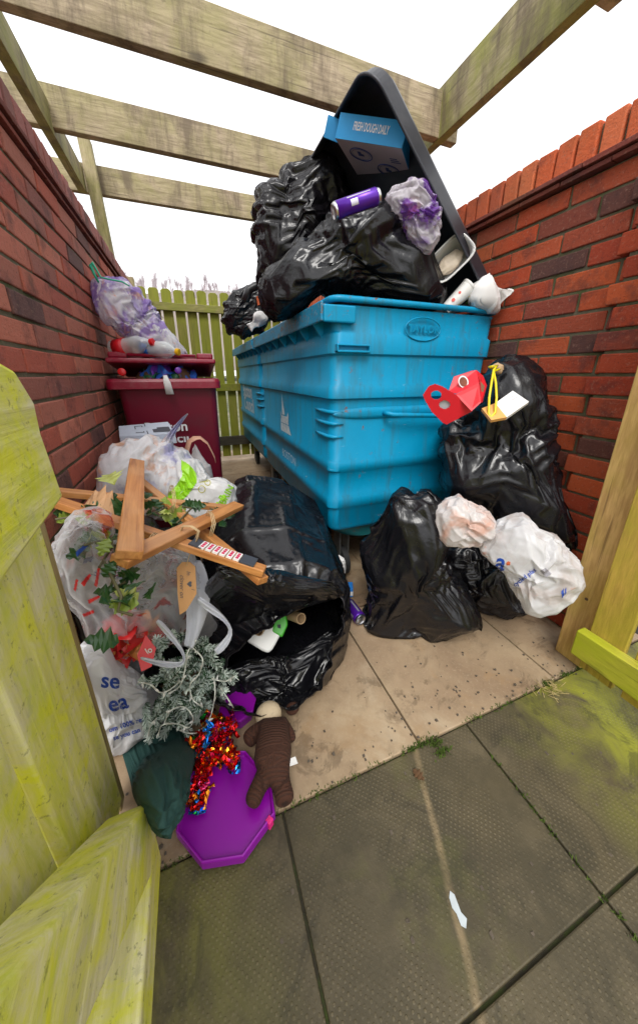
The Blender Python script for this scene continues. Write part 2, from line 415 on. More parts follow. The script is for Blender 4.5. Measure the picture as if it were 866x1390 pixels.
# ------------------------------------------------------------------ lettering
def text2d(s,size=1.,bold=False,align='CENTER',cuts=0,shear=0.):
    cu=bpy.data.curves.new('t','FONT'); cu.body=s; cu.size=size; cu.align_x=align; cu.align_y='CENTER'; cu.resolution_u=3; cu.shear=shear
    if bold: cu.offset=size*.022
    o=bpy.data.objects.new('t',cu); link(o); dg=bpy.context.evaluated_depsgraph_get()
    me=bpy.data.meshes.new_from_object(o.evaluated_get(dg)); bm=bmesh.new(); bm.from_mesh(me)
    bmesh.ops.triangulate(bm,faces=bm.faces)
    for _ in range(cuts): 
        es=[e for e in bm.edges if e.calc_length()>size*.09]
        if es: bmesh.ops.subdivide_edges(bm,edges=es,cuts=1); bmesh.ops.triangulate(bm,faces=bm.faces)
    V=[v.co[:2] for v in bm.verts]; bm.verts.index_update(); Fc=[tuple(v.index for v in f.verts) for f in bm.faces]
    bm.free(); bpy.data.objects.remove(o); bpy.data.curves.remove(cu); bpy.data.meshes.remove(me)
    return V,Fc
def text_on(mb,s,c,u,v,size,off=.0015,bold=False,shear=0,mi=0,align='CENTER'):
    V,Fc=text2d(s,size,bold,align,0,shear); c=Vector(c);u=Vector(u).normalized();v=Vector(v);v=(v-u*v.dot(u)).normalized();n=u.cross(v)
    if n.dot(O-c)<0: n=-n
    mb.add([c+u*a+v*b+n*off for a,b in V],Fc,mi); return mb
def drape(mb,V,Fc,cpx,ang,scale,tree,off=.0018,sy=1.,mi=0):
    """2d shape (y up) laid on a bag's own surface where the photo shows the print"""
    ca,sa=math.cos(ang),math.sin(ang); out=[]
    ok=True; last=None
    for a,b in V:
        x=cpx[0]+(a*ca-b*sy*sa)*scale; y=cpx[1]-(a*sa+b*sy*ca)*scale
        d=ray(x,y).normalized(); h=tree.ray_cast(O,d)
        if h[0] is None: p=last if last is not None else O+d*1.
        else: p=h[0]-d*off
        last=p; out.append(p)
    mb.add(out,Fc,mi)
def grid2d(poly,step):
    """fill a 2d polygon with small quads"""
    xs=[p[0] for p in poly]; ys=[p[1] for p in poly]
    def ins(x,y):
        c=False;n=len(poly);j=n-1
        for i in range(n):
            if (poly[i][1]>y)!=(poly[j][1]>y) and x<(poly[j][0]-poly[i][0])*(y-poly[i][1])/(poly[j][1]-poly[i][1])+poly[i][0]: c=not c
            j=i
        return c
    V={};Fc=[]
    nx=int((max(xs)-min(xs))/step)+1; ny=int((max(ys)-min(ys))/step)+1
    def vid(i,j):
        if (i,j) not in V: V[(i,j)]=len(V)
        return V[(i,j)]
    for i in range(nx):
        for j in range(ny):
            if ins(min(xs)+(i+.5)*step,min(ys)+(j+.5)*step): Fc.append((vid(i,j),vid(i+1,j),vid(i+1,j+1),vid(i,j+1)))
    return [(min(xs)+i*step,min(ys)+j*step) for (i,j) in V],Fc
def patch_px(mb,poly,tree,off=.0016,step=1.2,mi=0):
    V,Fc=grid2d(poly,step); out=[];last=None
    for x,y in V:
        d=ray(x,y).normalized(); h=tree.ray_cast(O,d); p=(h[0]-d*off) if h[0] is not None else (last or O+d)
        last=p; out.append(p)
    mb.add(out,Fc,mi)
# ================================================================== camera, world, light
cam=bpy.data.cameras.new('camera'); co=bpy.data.objects.new('camera',cam); link(co); S.camera=co
co.matrix_world=Matrix((( RT.x,UP.x,-FW.x,O.x),(RT.y,UP.y,-FW.y,O.y),(RT.z,UP.z,-FW.z,O.z),(0,0,0,1)))
cam.sensor_fit='HORIZONTAL'; cam.sensor_width=24.; cam.lens=24.*F/866; cam.shift_y=-45/866; cam.clip_start=.02; cam.clip_end=2000
S.view_settings.view_transform='Standard'; S.view_settings.look='None'; S.view_settings.gamma=1; S.view_settings.exposure=.72
SUN_EL=R(52); SUN_AZ=R(205)
w=bpy.data.worlds.new('World'); S.world=w; w.use_nodes=True; nt=w.node_tree; nt.nodes.clear()
sky=nt.nodes.new('ShaderNodeTexSky'); sky.sky_type='NISHITA'; sky.sun_disc=False; sky.sun_elevation=SUN_EL; sky.sun_rotation=SUN_AZ; sky.air_density=1.; sky.dust_density=6.; sky.ozone_density=1.
hs=nt.nodes.new('ShaderNodeHueSaturation'); hs.inputs['Saturation'].default_value=.12
mx=nt.nodes.new('ShaderNodeMix'); mx.data_type='RGBA'; mx.inputs[0].default_value=.8; mx.inputs[7].default_value=(7.6,7.6,7.75,1)
bg=nt.nodes.new('ShaderNodeBackground'); bg.inputs[1].default_value=.135; ow=nt.nodes.new('ShaderNodeOutputWorld')
nt.links.new(sky.outputs[0],hs.inputs['Color']); nt.links.new(hs.outputs[0],mx.inputs[6]); nt.links.new(mx.outputs[2],bg.inputs[0]); nt.links.new(bg.outputs[0],ow.inputs[0])
sl=bpy.data.lights.new('sun','SUN'); sl.energy=1.3; sl.angle=R(25); sl.color=(1,.97,.92); so=bpy.data.objects.new('sun',sl); link(so)
sd=Vector((math.sin(SUN_AZ)*math.cos(SUN_EL),math.cos(SUN_AZ)*math.cos(SUN_EL),math.sin(SUN_EL)))
so.rotation_euler=sd.to_track_quat('Z','Y').to_euler(); so.location=(0,-2,5)
S.cycles.transparent_max_bounces=24; S.cycles.max_bounces=8

# ================================================================== ground and paving
def m_ground():
    t=NT('outside_ground'); c=t.pos(); n=t.noise(c,1.2,6,.6)
    return t.done(t.pr(t.ramp(n,[(.35,(.055,.06,.03)),(.5,(.10,.11,.05)),(.65,(.19,.16,.12))]),.9,t.bump(t.noise(c,30,5),.6,.01)))
g=mesh('ground',[(-300,-300,-.03),(300,-300,-.03),(300,300,-.03),(-300,300,-.03)],[(0,1,2,3)],m_ground()); props(g,kind='structure')
def m_slab(name,light):
    t=NT(name); c=t.pos(); r=t.rpi()
    big=t.noise(c,2.6,6,.62,.4); med=t.noise(c,13,6,.7); fine=t.noise(c,120,4,.7)
    if light:
        col=t.mix(t.ramp(big,[(.36,0),(.66,1)]),(.43,.31,.19),(.22,.13,.07))
        col=t.mix(t.math('MULTIPLY',t.ramp(med,[(.5,0),(.72,1)]),.55),col,(.14,.09,.05))
        col=t.mix(t.math('MULTIPLY',t.ramp(t.noise(c,5,4,.6,1.5),[(.56,0),(.66,1)]),.5),col,(.33,.19,.08))
        col=t.mix(t.math('MULTIPLY',t.ramp(fine,[(.56,0),(.74,1)]),.55),col,(.50,.40,.28))
        sp=t.ramp(t.vor(c,26),[(.045,1),(.075,0)]); col=t.mix(t.math('MULTIPLY',sp,t.ramp(med,[(.5,0),(.6,.8)])),col,(.05,.04,.035))
    else:
        col=t.mix(t.ramp(big,[(.38,0),(.62,1)]),(.078,.060,.028),(.034,.028,.014))
        col=t.mix(t.math('MULTIPLY',t.ramp(med,[(.48,0),(.7,1)]),.6),col,(.115,.09,.05))
        # algae: stronger near the gates at each side
        sx=t.n('ShaderNodeSeparateXYZ',inp={0:c})
        dr=t.math('SUBTRACT',sx.outputs[0],.80); dl=t.math('SUBTRACT',.08,sx.outputs[0])
        e=t.math('MULTIPLY',t.math('MAXIMUM',t.math('MULTIPLY',dr,3.2),t.math('MULTIPLY',dl,1.6)),1.,True)
        e2=t.math('MULTIPLY',t.ramp(t.noise(c,5,6,.7,.6),[(.36,0),(.58,1)]),e)
        col=t.mix(e2,col,(.30,.31,.012))
        col=t.mix(t.math('MULTIPLY',t.ramp(t.noise(t.mapping(c,loc=(3,1,0),scale=(1,1,1)),3.4,6,.7),[(.55,0),(.72,1)]),.55),col,(.10,.105,.012))
    col=t.mix(.22,col,t.mix(r,(.14,.10,.06),(.46,.38,.27)) if light else t.mix(r,(.05,.045,.03),(.13,.11,.07)))
    if not light:
        p1,p2=onz(570,1040,0),onz(634,1300,0); dv=(p2-p1); L0=math.hypot(dv.x,dv.y); nx,ny=-dv.y/L0,dv.x/L0; cc=nx*p1.x+ny*p1.y
        sx=t.n('ShaderNodeSeparateXYZ',inp={0:c}); q=t.math('ADD',t.math('ADD',t.math('MULTIPLY',sx.outputs[0],nx),t.math('MULTIPLY',sx.outputs[1],ny)),-cc)
        q=t.math('ABSOLUTE',t.math('ADD',q,t.math('MULTIPLY',t.math('SUBTRACT',t.noise(c,12,3),.5),.012)))
        msk=t.ramp(q,[(.003,1),(.011,0)]); col=t.mix(t.math('MULTIPLY',t.math('MULTIPLY',msk,t.ramp(med,[(.35,.25),(.6,.9)])),.75),col,(.30,.22,.12))
    blob=t.ramp(t.noise(t.mapping(c,loc=(7,3,0)),7,7,.72,.8),[(.56,0),(.63,1)])
    col=t.mix(t.math('MULTIPLY',blob,.5),col,(.10,.065,.035) if light else (.026,.022,.012))
    blob2=t.ramp(t.noise(t.mapping(c,loc=(2,9,0)),3.1,6,.7,.5),[(.55,0),(.68,1)])
    col=t.mix(t.math('MULTIPLY',blob2,.45),col,(.52,.43,.31) if light else (.17,.135,.08))
    h=t.math('ADD',t.math('MULTIPLY',med,.5),t.math('MULTIPLY',fine,.35))
    nm=t.bump(h,.5,.004)
    if not light:
        pm=t.mapping(c,(1,1,1),(0,0,R(45)))
        v=t.n('ShaderNodeSeparateXYZ',inp={0:pm})
        fr=640.
        a=t.math('SINE',t.math('MULTIPLY',v.outputs[0],fr)); b=t.math('SINE',t.math('MULTIPLY',v.outputs[1],fr))
        d=t.math('MULTIPLY',t.math('ADD',a,b),.5)
        dm=t.ramp(d,[(.35,0),(.75,1)]); wear=t.ramp(t.noise(c,4.5,6,.75,.4),[(.42,.04),(.62,1)])
        col=t.mix(t.math('MULTIPLY',t.math('MULTIPLY',dm,wear),.42),col,(.19,.155,.09))
        nm=t.bump(t.math('MULTIPLY',dm,wear),.45,.003,nm)
    return t.done(t.pr(col,t.ramp(big,[(.3,.5 if not light else .55),(.7,.8)]),nm))
SL,SD=m_slab('slab_sand',True),m_slab('slab_dark',False)
def slabs(name,rows,mat,z=0.):
    mb=MB()
    for (y0,y1,xs) in rows:
        for a,b in zip(xs[:-1],xs[1:]):
            j=.0028; dz=random.uniform(-.002,.002)
            V=[(a+j,y0+j,z+dz+random.uniform(-.0015,.0015)),(b-j,y0+j,z+dz+random.uniform(-.0015,.0015)),(b-j,y1-j,z+dz),(a+j,y1-j,z+dz)]
            V=[Vector(v) for v in V]; mb.prism([v-Vector((0,0,.04)) for v in V],(0,0,.04))
    return mb
def fr(a,b,s):
    o=[a]
    while o[-1]+s<b-.05: o.append(o[-1]+s)
    return o+[b]
xsl=[-.66,-.08,.521,1.12,1.66]
rows=[(.51,1.105,xsl)]+[(.51+.598*k,.51+.598*(k+1),[-.66,-.08+(.3 if k%2 else 0),.52+(.3 if k%2 else 0),1.12+(.2 if k%2 else 0),1.66]) for k in range(1,6)]+[(4.1,4.7,[-.66,.2,.8,1.66])]
o=slabs('paving',rows,SL).build('store_paving',SL,bevel=.003); props(o,kind='structure')
xs2=[-1.7,-1.1,-.5,.098,.697,1.297,1.9,2.5]
rows=[(.126-.384*k,.51-.384*k,xs2) for k in range(0,9)]
o=slabs('paving',rows,SD,-.006).build('path_paving',SD,bevel=.003); props(o,kind='structure')
mj=plain('joint_soil',(.035,.03,.018),.95,.5,60,.6,dirt=((.05,.075,.01),14,1.))
o=mesh('joint_bed',[(-1.7,-3,-.014),(2.5,-3,-.014),(2.5,4.7,-.014),(-1.7,4.7,-.014)],[(0,1,2,3)],mj); props(o,kind='structure')

# ================================================================== brick walls
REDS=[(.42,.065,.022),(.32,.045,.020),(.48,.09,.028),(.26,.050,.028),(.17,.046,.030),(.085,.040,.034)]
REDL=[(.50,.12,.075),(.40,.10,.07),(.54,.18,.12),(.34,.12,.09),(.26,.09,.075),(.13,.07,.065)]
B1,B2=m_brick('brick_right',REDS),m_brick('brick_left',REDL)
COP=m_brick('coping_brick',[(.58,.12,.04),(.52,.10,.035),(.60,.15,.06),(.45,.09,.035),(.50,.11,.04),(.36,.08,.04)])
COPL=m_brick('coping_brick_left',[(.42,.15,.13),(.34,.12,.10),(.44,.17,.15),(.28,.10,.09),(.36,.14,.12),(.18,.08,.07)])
TILE=m_brick('creasing_tile',[(.22,.05,.035),(.18,.045,.035),(.25,.06,.04),(.15,.04,.03),(.20,.05,.04),(.12,.035,.03)])
MOR=plain('mortar',(.12,.105,.065),.95,.35,50,.8,dirt=((.055,.07,.012),9,.85))
def jbox(mb,x0,y0,z0,x1,y1,z1,j=.0022):
    mb.box((x0,y0,z0),(x1,y1,z1),jit=j)
def wall(name,label,x_in,x_out,y0,y1,B,C,pillars=()):
    t=empty(name,(x_in,y0,0),label,'brick wall'); s=1 if x_out>x_in else -1
    cs=.075; bl=.225
    fb=MB(); nrow=23
    for r in range(nrow):
        z0=r*cs+.004; y=y0-(bl/2 if r%2 else 0)
        while y<y1:
            a=max(y,y0)+.0045; b=min(y+bl,y1)-.0045
            if b-a>.02:
                skip=False
                jx=random.uniform(-.002,.002)
                xa,xb=sorted((x_in+jx,x_in+s*.1)); jbox(fb,xa,a,z0,xb,b,z0+cs-.011)
                xa,xb=sorted((x_out-s*.1,x_out)); jbox(fb,xa,a,z0,xb,b,z0+cs-.011)
            y+=bl
    fb.build('face_brickwork',B,t,bevel=.004)
    xa,xb=sorted((x_in+s*.006,x_out-s*.006)); m=MB().box((xa,y0+.006,0),(xb,y1-.006,nrow*cs-.003))
    m.build('mortar_core',MOR,t)
    for (py0,py1,proj) in pillars:
        pb=MB()
        for r in range(nrow):
            z0=r*cs+.004; L=py1-py0; yy=py0
            w=[L] if r%2 else [L-.0]
            sh=.0 if r%2 else .03
            xa,xb=sorted((x_in-s*proj,x_in+s*.05)); jbox(pb,xa,yy+.003,z0,xb,py1-sh-.003,z0+cs-.011,.0018)
        pb.build('pier_brickwork',B,t,bevel=.004)
        xa,xb=sorted((x_in-s*(proj-.007),x_in+s*.05)); MB().box((xa,py0+.008,0),(xb,py1-.038,nrow*cs-.003)).build('pier_mortar',MOR,t)
    # creasing tiles, two courses, then brick on edge
    zt=nrow*cs; tb=MB(); 
    for k in range(2):
        y=y0-.02-(.08*k)
        pj=.014+.012*k+(.4*max(p[2] for p in pillars) if pillars else 0)
        while y<y1:
            b=min(y+.168,y1+.01)
            xa,xb=sorted((x_in-s*pj,x_out+s*.03)); jbox(tb,xa,max(y,y0-.02)+.0015,zt+k*.020+.001,xb,b-.0015,zt+k*.020+.0165,.0012); y+=.168
    tb.build('creasing_tiles',TILE,t,bevel=.002)
    zc=zt+.044; cb=MB(); y=y0
    pj=(.4*max(p[2] for p in pillars) if pillars else 0)
    while y<y1-.03:
        xa,xb=sorted((x_in-s*(.004+pj+random.uniform(-.002,.003)),x_out)); jbox(cb,xa,y+.005,zc-.004,xb,min(y+.070,y1),zc+.103+random.uniform(-.003,.003),.002); y+=.0755
    cb.build('coping_bricks',C,t,bevel=.005)
    xa,xb=sorted((x_in-s*(pj-.012),x_out-s*.01)); MB().box((xa,y0+.01,zt+.037),(xb,y1-.01,zc+.094)).build('coping_mortar',MOR,t)
    return t
wall('brick_wall','tall red brick wall behind the blue bins with dark stained bricks and a pier by the gate',1.415,1.63,.585,4.2,B1,COP,[(.585,.815,.03)])
wall('brick_wall','tall weathered brick wall rising behind the burgundy wheelie bin and the wooden star',-.415,-.63,.72,4.12,B2,COPL)

# ================================================================== timber
WP=dict(base=(.50,.40,.27),dark=(.21,.155,.095),green=(.30,.30,.06),stain=(.13,.095,.06))
WPx=m_wood('pergola_timber_across',0,gamt=.2,**WP); WPy=m_wood('pergola_timber_along',1,gamt=.62,gs=1.1,**WP); WPz=m_wood('pergola_timber_up',2,gamt=.45,**WP)
t=empty('pergola',(-.46,3.25,1.8),'weathered grey timber pergola of long beams and crossing joists above the bins','pergola')
zb=2.325
for i,(y,hh,ang) in enumerate([(1.12,.20,0),(1.925,.205,0),(2.61,.185,0),(3.31,.175,0)]):
    MB().box((-1.05,y,zb),(1.60,y+.048,zb+hh)).build('joist',WPx,t,bevel=.003)
MB().box((-.585,-1.2,zb-.035),(-.535,3.245,zb+.115)).build('beam',WPy,t,bevel=.003)
MB().box((1.47,-1.2,zb-.005),(1.52,4.2,zb+.23)).build('beam',WPy,t,bevel=.003)
MB().prism([(-.50,3.20,1.80),(-.425,3.20,1.80),(-.425,3.27,1.80),(-.50,3.27,1.80)],(-.03,.01,.80)).build('post',WPz,t,bevel=.003)
FG=m_wood('fence_green',2,(.30,.26,.06),(.11,.095,.025),green=(.26,.28,.018),gamt=.75,gs=1.5)
FGt=m_wood('fence_rail_wood',0,(.34,.29,.12),(.15,.12,.06),green=(.27,.30,.03),gamt=.5)
FGd=m_wood('fence_rail_dark',0,(.055,.05,.03),(.02,.018,.012))
t=empty('picket_fence',(.5,4.2,0),'green algae covered picket fence across the back of the bin store','fence')
y=4.16; mb=MB(); x=-.42
while x<1.63:
    h=1.915+random.uniform(-.008,.008); wd=.098
    mb.prism([(x,y,.05),(x+wd,y,.05),(x+wd,y,h-.02),(x+wd-.02,y,h),(x+.02,y,h),(x,y,h-.02)],(0,.018,0)); x+=wd+.021+random.uniform(-.003,.003)
mb.build('pickets',FG,t,bevel=.003)
MB().box((-.42,y-.045,1.70),(1.63,y-.001,1.775)).build('rail',FGt,t,bevel=.003)
MB().box((-.42,y-.045,.86),(1.63,y-.001,.945)).build('rail',FG,t,bevel=.003)
MB().box((-.42,y-.045,.20),(1.63,y-.001,.31)).build('rail',FGd,t,bevel=.003)
MB().box((-.50,y+.03,0),(-.42,y+.12,2.0)).build('post',WPz,t,bevel=.003)

# right gate
GR=dict(base=(.62,.38,.08),dark=(.36,.20,.045),green=(.42,.38,.015))
GRz=m_wood('gate_wood_up',2,gamt=.42,gs=1.3,**GR); GRz2=m_wood('gate_post_wood',2,(.68,.43,.16),(.40,.22,.07),green=(.48,.38,.03),gamt=.25); GRy=m_wood('gate_wood_along',1,(.50,.44,.05),(.24,.22,.025),green=(.46,.50,.01),gamt=.85)
GRe=m_wood('gate_cut_edge',1,(.46,.33,.10),(.25,.17,.05),green=(.30,.31,.02),gamt=.3)
t=empty('gate_post',(1.30,.55,0),'pale square timber gate post standing against the brick pier on the right','post')
for zz_ in (.28,.95,1.5): MB().lathe((1.2455,.55,zz_),(-1,0,0),[(0,.006),(.0015,.0055),(.002,.001)],10).build('nail_head',plain('rusty_nail',(.10,.05,.03),.7),t)
MB().box((1.245,.505,0),(1.345,.60,1.9)).build('post_timber',GRz2,t,bevel=.004)
props_only=None
t=empty('picket_gate',(1.24,.3,.03),'yellowish timber gate with low green rail beside the pale post on the right','gate')
mb=MB(); yy=.495
for k in range(9):
    wd=.10; mb.box((1.20,yy-wd,.045),(1.222,yy,1.75)); yy-=wd+.026
mb.build('pickets',GRz,t,bevel=.003)
MB().box((1.158,-.75,.105),(1.199,.512,.205)).build('rail',GRy,t,bevel=.004)
MB().box((1.158,-.75,1.45),(1.199,.512,1.55)).build('rail',GRy,t,bevel=.004)

# left gate, close to the camera
def m_mossgate(name,axis):
    t=NT(name); c=t.pos(); sc=[20,20,20]; sc[axis]=1.3
    g=t.noise(t.mapping(c,tuple(sc)),1.6,6,.62,.7); m=t.noise(c,9,6,.7,.8); s2=[9,9,9]; s2[axis]=2.2; m2=t.noise(t.mapping(c,tuple(s2)),2.4,6,.7,.3)
    col=t.mix(t.ramp(g,[(.35,0),(.62,1)]),(.56,.52,.27),(.84,.79,.52))
    col=t.mix(t.ramp(m,[(.36,0),(.62,1)]),col,(.74,.74,.045))
    col=t.mix(t.math('MULTIPLY',t.ramp(m2,[(.5,0),(.68,1)]),.7),col,(.56,.62,.025))
    col=t.mix(t.math('MULTIPLY',t.ramp(t.noise(c,75,4,.7),[(.60,0),(.68,1)]),.55),col,(.14,.13,.05)); col=t.mix(t.math('MULTIPLY',t.ramp(t.noise(t.mapping(c,loc=(4,4,4)),22,6,.75,.6),[(.57,0),(.66,1)]),.35),col,(.42,.42,.30))
    return t.done(t.pr(col,.75,t.bump(t.math('ADD',g,t.math('MULTIPLY',m,.5)),.7,.004)))
MGz,MGy=m_mossgate('mossy_gate_up',2),m_mossgate('mossy_gate_along',1)
BR=m_wood('gate_edge_brown',2,(.44,.31,.16),(.24,.15,.07),green=(.34,.36,.04),gamt=.2)
t=empty('picket_gate',(-.24,.4,.03),'moss covered timber gate close up at the left with sloping brace','gate')
mb=MB(); yy=.652
for k in range(9):
    wd=.112; x0=-.272+.012*(k%2)
    mb.prism([(x0,yy,.05),(x0,yy,1.03),(x0,yy-.03,1.09),(x0,yy-wd+.03,1.09),(x0,yy-wd,1.03),(x0,yy-wd,.05)],(-.022,0,0)); yy-=wd+.009
mb.build('pickets',MGz,t,bevel=.004)
MB().box((-.302,.640,.02),(-.274,.675,1.06)).build('edge_batten',BR,t,bevel=.003)

MB().prism([onx(a_,b_,-.205) for a_,b_ in ((87,674),(57,588),(48,546),(22,503),(0,490),(-120,470),(-160,1010),(0,797))],(-.044,0,0)).build('rail',MGy,t,bevel=.006)
MB().box((-.249,-.6,.055),(-.172,.505,.15)).build('rail',MGy,t,bevel=.006)
MB().prism([(-.170,.505,.135),(-.170,.505,.235),(-.170,-.05,.915),(-.170,-.05,.74),(-.170,.43,.1545)],(-.075,0,0)).build('brace',m_mossgate('mossy_gate_brace',1),t,bevel=.006)
# ================================================================== steel bins
def m_binblue(name,base=(.0,.275,.50)):
    t=NT(name); c=t.pos()
    n=t.noise(c,4,5,.6); col=t.mix(n,tuple(x*.82 for x in base),tuple(x*1.12 for x in base))
    st=t.noise(t.mapping(c,(14,14,1.6)),1.4,6,.65,.3)
    col=t.mix(t.math('MULTIPLY',t.ramp(st,[(.50,0),(.70,1)]),.5),col,(.045,.10,.10))
    rs=t.math('MULTIPLY',t.ramp(t.noise(c,26,7,.78,.5),[(.62,0),(.65,1)]),t.ramp(t.noise(c,2.3,3),[(.40,0),(.55,1)]))
    col=t.mix(rs,col,(.16,.07,.035))
    sc=t.ramp(t.noise(t.mapping(c,(5,5,38),(R(20),R(32),0)),2.2,5,.7,.8),[(.67,0),(.69,1)]); col=t.mix(t.math('MULTIPLY',sc,.45),col,(.45,.62,.66))
    return t.done(t.pr(col,t.ramp(n,[(.3,.36),(.7,.5)]),t.bump(t.noise(c,18,4),.10,.004),**{'Specular_IOR_Level':.32}))
def m_binrim(name):
    t=NT(name); c=t.pos(); n=t.noise(c,30,6,.7,.5)
    col=t.mix(t.noise(c,4,4),(.006,.19,.35),(.012,.27,.47))
    col=t.mix(t.ramp(n,[(.54,0),(.62,1)]),col,(.15,.10,.06))
    col=t.mix(t.math('MULTIPLY',t.ramp(t.noise(c,60,4,.7),[(.58,0),(.66,1)]),.8),col,(.45,.42,.36))
    return t.done(t.pr(col,.45,t.bump(n,.25,.004)))
BL=m_binblue('bin_paint'); RIM=m_binrim('bin_rim_paint'); BLD=m_binblue('bin_underside_teal',(.01,.11,.12))  # underside gets a darker, greener version of the body blue
WH=plain('white_stencil',(.62,.70,.74),.55,.12,60,dirt=((.05,.33,.5),55,.75)); RUB=plain('castor_rubber',(.015,.015,.016),.7,.3,40); STL=plain('castor_steel',(.16,.16,.15),.5,.3,40,metal=.7)
INS=plain('bin_inside',(.01,.06,.09),.6,.3,20)
def zy(py,y=1.27,px=450): return ony(px,py,y).z
X0,X1,YF=.553,1.395,1.27
def rrect(x0,x1,y0,y1,r,seg=6):
    P=[]
    for cx,cy,a0 in ((x1-r,y0+r,-90),(x1-r,y1-r,0),(x0+r,y1-r,90),(x0+r,y0+r,180)):
        for k in range(seg+1):
            a=R(a0+90*k/seg); P.append((cx+r*math.cos(a),cy+r*math.sin(a)))
    return P
def steel_bin(y0,y1,label,textfn):
    t=empty('steel_bin',((X0+X1)/2,y0,0),label,'waste container','steel waste containers in a row')
    zr=zy(402); z=lambda p:zy(p)
    # vertical profile: (z, outward offset)
    prof=[(z(723),-.012),(z(718),0),(z(693),0),(z(690),.012),(z(678),.012),(z(673),0),(z(643),0),(z(640),.012),(z(629),.012),(z(624),0),
          (z(544),0),(z(541),.014),(z(526),.014),(z(520),0),(z(482),0),(z(479),.010),(z(452),.010),(z(448),.0),(z(416),0),(z(412),.004)]
    zl,zt=prof[0][0],prof[-1][0]
    V=[];rings=0
    for (zz,o) in prof:
        f=(zz-zl)/(zt-zl); tx=.075*(1-f)   # right side tapers in towards the base
        P=rrect(X0-o,X1+o-tx-.0,y0-o,y1+o,.045); V+=[(a,b,zz) for a,b in P]; n=len(P); rings+=1
    Fc=[(i*n+k,i*n+(k+1)%n,(i+1)*n+(k+1)%n,(i+1)*n+k) for i in range(rings-1) for k in range(n)]
    body=mesh('body',V,Fc,BL,t,True,bevel=0); md=body.modifiers.new('e','EDGE_SPLIT'); md.split_angle=R(50)
    m=MB(); P=rrect(X0+.006,X1-.02,y0+.006,y1-.006,.04); Q=rrect(X0+.012,X1-.09,y0+.012,y1-.012,.04)
    nn=len(P); m.add([(a,b,zt-.01) for a,b in P]+[(a,b,zl+.02) for a,b in Q],[(k,k+nn,(k+1)%nn+nn,(k+1)%nn) for k in range(nn)]+[tuple(range(nn,2*nn))]); m.build('inner_shell',INS,t,smooth=False)
    # pressed base
    m=MB(); a=[(X0+.0,y0,zl),(X1-.085,y0,zl),(X1-.085,y1,zl),(X0,y1,zl)]
    A=rrect(X0+.012,X1-.09,y0+.012,y1-.012,.04); Bq=rrect(X0+.10,X1-.17,y0+.06,y1-.10,.12)
    m.add([(p,q,zl+.001) for p,q in A]+[(p,q,zl-.085) for p,q in Bq],[(k,(k+1)%nn,(k+1)%nn+nn,k+nn) for k in range(nn)]+[tuple(reversed(range(nn,2*nn)))]); m.build('base_pan',BLD,t,smooth=True)
    # rolled rim
    rp=[(a,b,zr-.004) for a,b in rrect(X0-.006,X1+.002,y0-.006,y1+.006,.045)]
    MB().tube(rp,.0125,10,closed=True).build('rim',BL,t,smooth=True)
    # lid track along the left side with end bracket
    m=MB(); zc=z(421)
    m.box((X0-.052,y0-.012,zc-.012),(X0+.004,y1+.01,zc+.020)); m.box((X0-.058,y0-.012,zc-.040),(X0-.048,y1+.01,zc+.030)); 
    m.build('lid_track',RIM,t,bevel=.004)
    m=MB(); m.box((X0-.05,y0-.024,zc-.044),(X0+.085,y0-.003,zc+.018)); m.build('track_bracket',BL,t,bevel=.006)
    yy=y0+.10
    while yy<y1: MB().prism([(X0-.047,yy,zc-.04),(X0-.001,yy,zc-.012),(X0-.001,yy,zc-.10)],(0,.012,0)).build('track_gusset',BL,t); yy+=.19
    # lifting pocket and long hand rail
    def on(px,py,o=0): p=ony(px,py,YF); return Vector((p.x,y0-o,p.z))
    m=MB(); m.box((on(461,0).x,y0-.030,z(478)),(on(519,0).x,y0-.002,z(475))); m.box((on(461,0).x,y0-.028,z(469)),(on(519,0).x,y0-.006,z(466.5))); m.box((on(461,0).x,y0-.03,z(478)),(on(463,0).x,y0-.002,z(467))); m.box((on(517,0).x,y0-.03,z(478)),(on(519,0).x,y0-.002,z(467)))
    m.build('lifting_pocket',BL,t,bevel=.003)
    m=MB(); zc2=z(563); L0,L1=on(459,0).x,X1-.06; Vv=[];K=28
    for i in range(K+1):
        u=i/K; xx=L0+(L1-L0)*u; hh=.026*min(1,(4*u*(1-u))**.4*1.25); 
        for j in range(7):
            q=(j/6-.5)*2; Vv.append((xx,y0-.0005-.012*math.sqrt(max(0,1-q*q))*(hh/.026),zc2+hh*q))
    m.add(Vv,[(i*7+j,(i+1)*7+j,(i+1)*7+j+1,i*7+j+1) for i in range(K) for j in range(6)]); m.build('pressed_rib',BL,t,smooth=True)
    m=MB(); hp=[on(519,560,.01),on(521,560,.034),on(525,561,.048),on(560,562,.05),on(600,562.5,.05),on(608,562,.04),on(611,562,.008)]
    m.tube(hp,.0105,10); m.build('handle',BL,t,smooth=True)
    for zz in ((575,585),(600,610)):
        pass
    m=MB()
    for (pa,pb) in ((557,563),(574,578),(592,596)):
        za,zb_=z(pb),z(pa); m.tube([(X0-.004,y0+.20,(za+zb_)/2),(X0-.009,y0+.12,(za+zb_)/2),(X0-.006,y0+.04,(za+zb_)/2),(X0+.01,y0+.006,(za+zb_)/2),(X0+.05,y0-.006,(za+zb_)/2)],[.003,.008,.009,.009,.003],8)
    m.build('corner_ribs',BL,t,smooth=True)
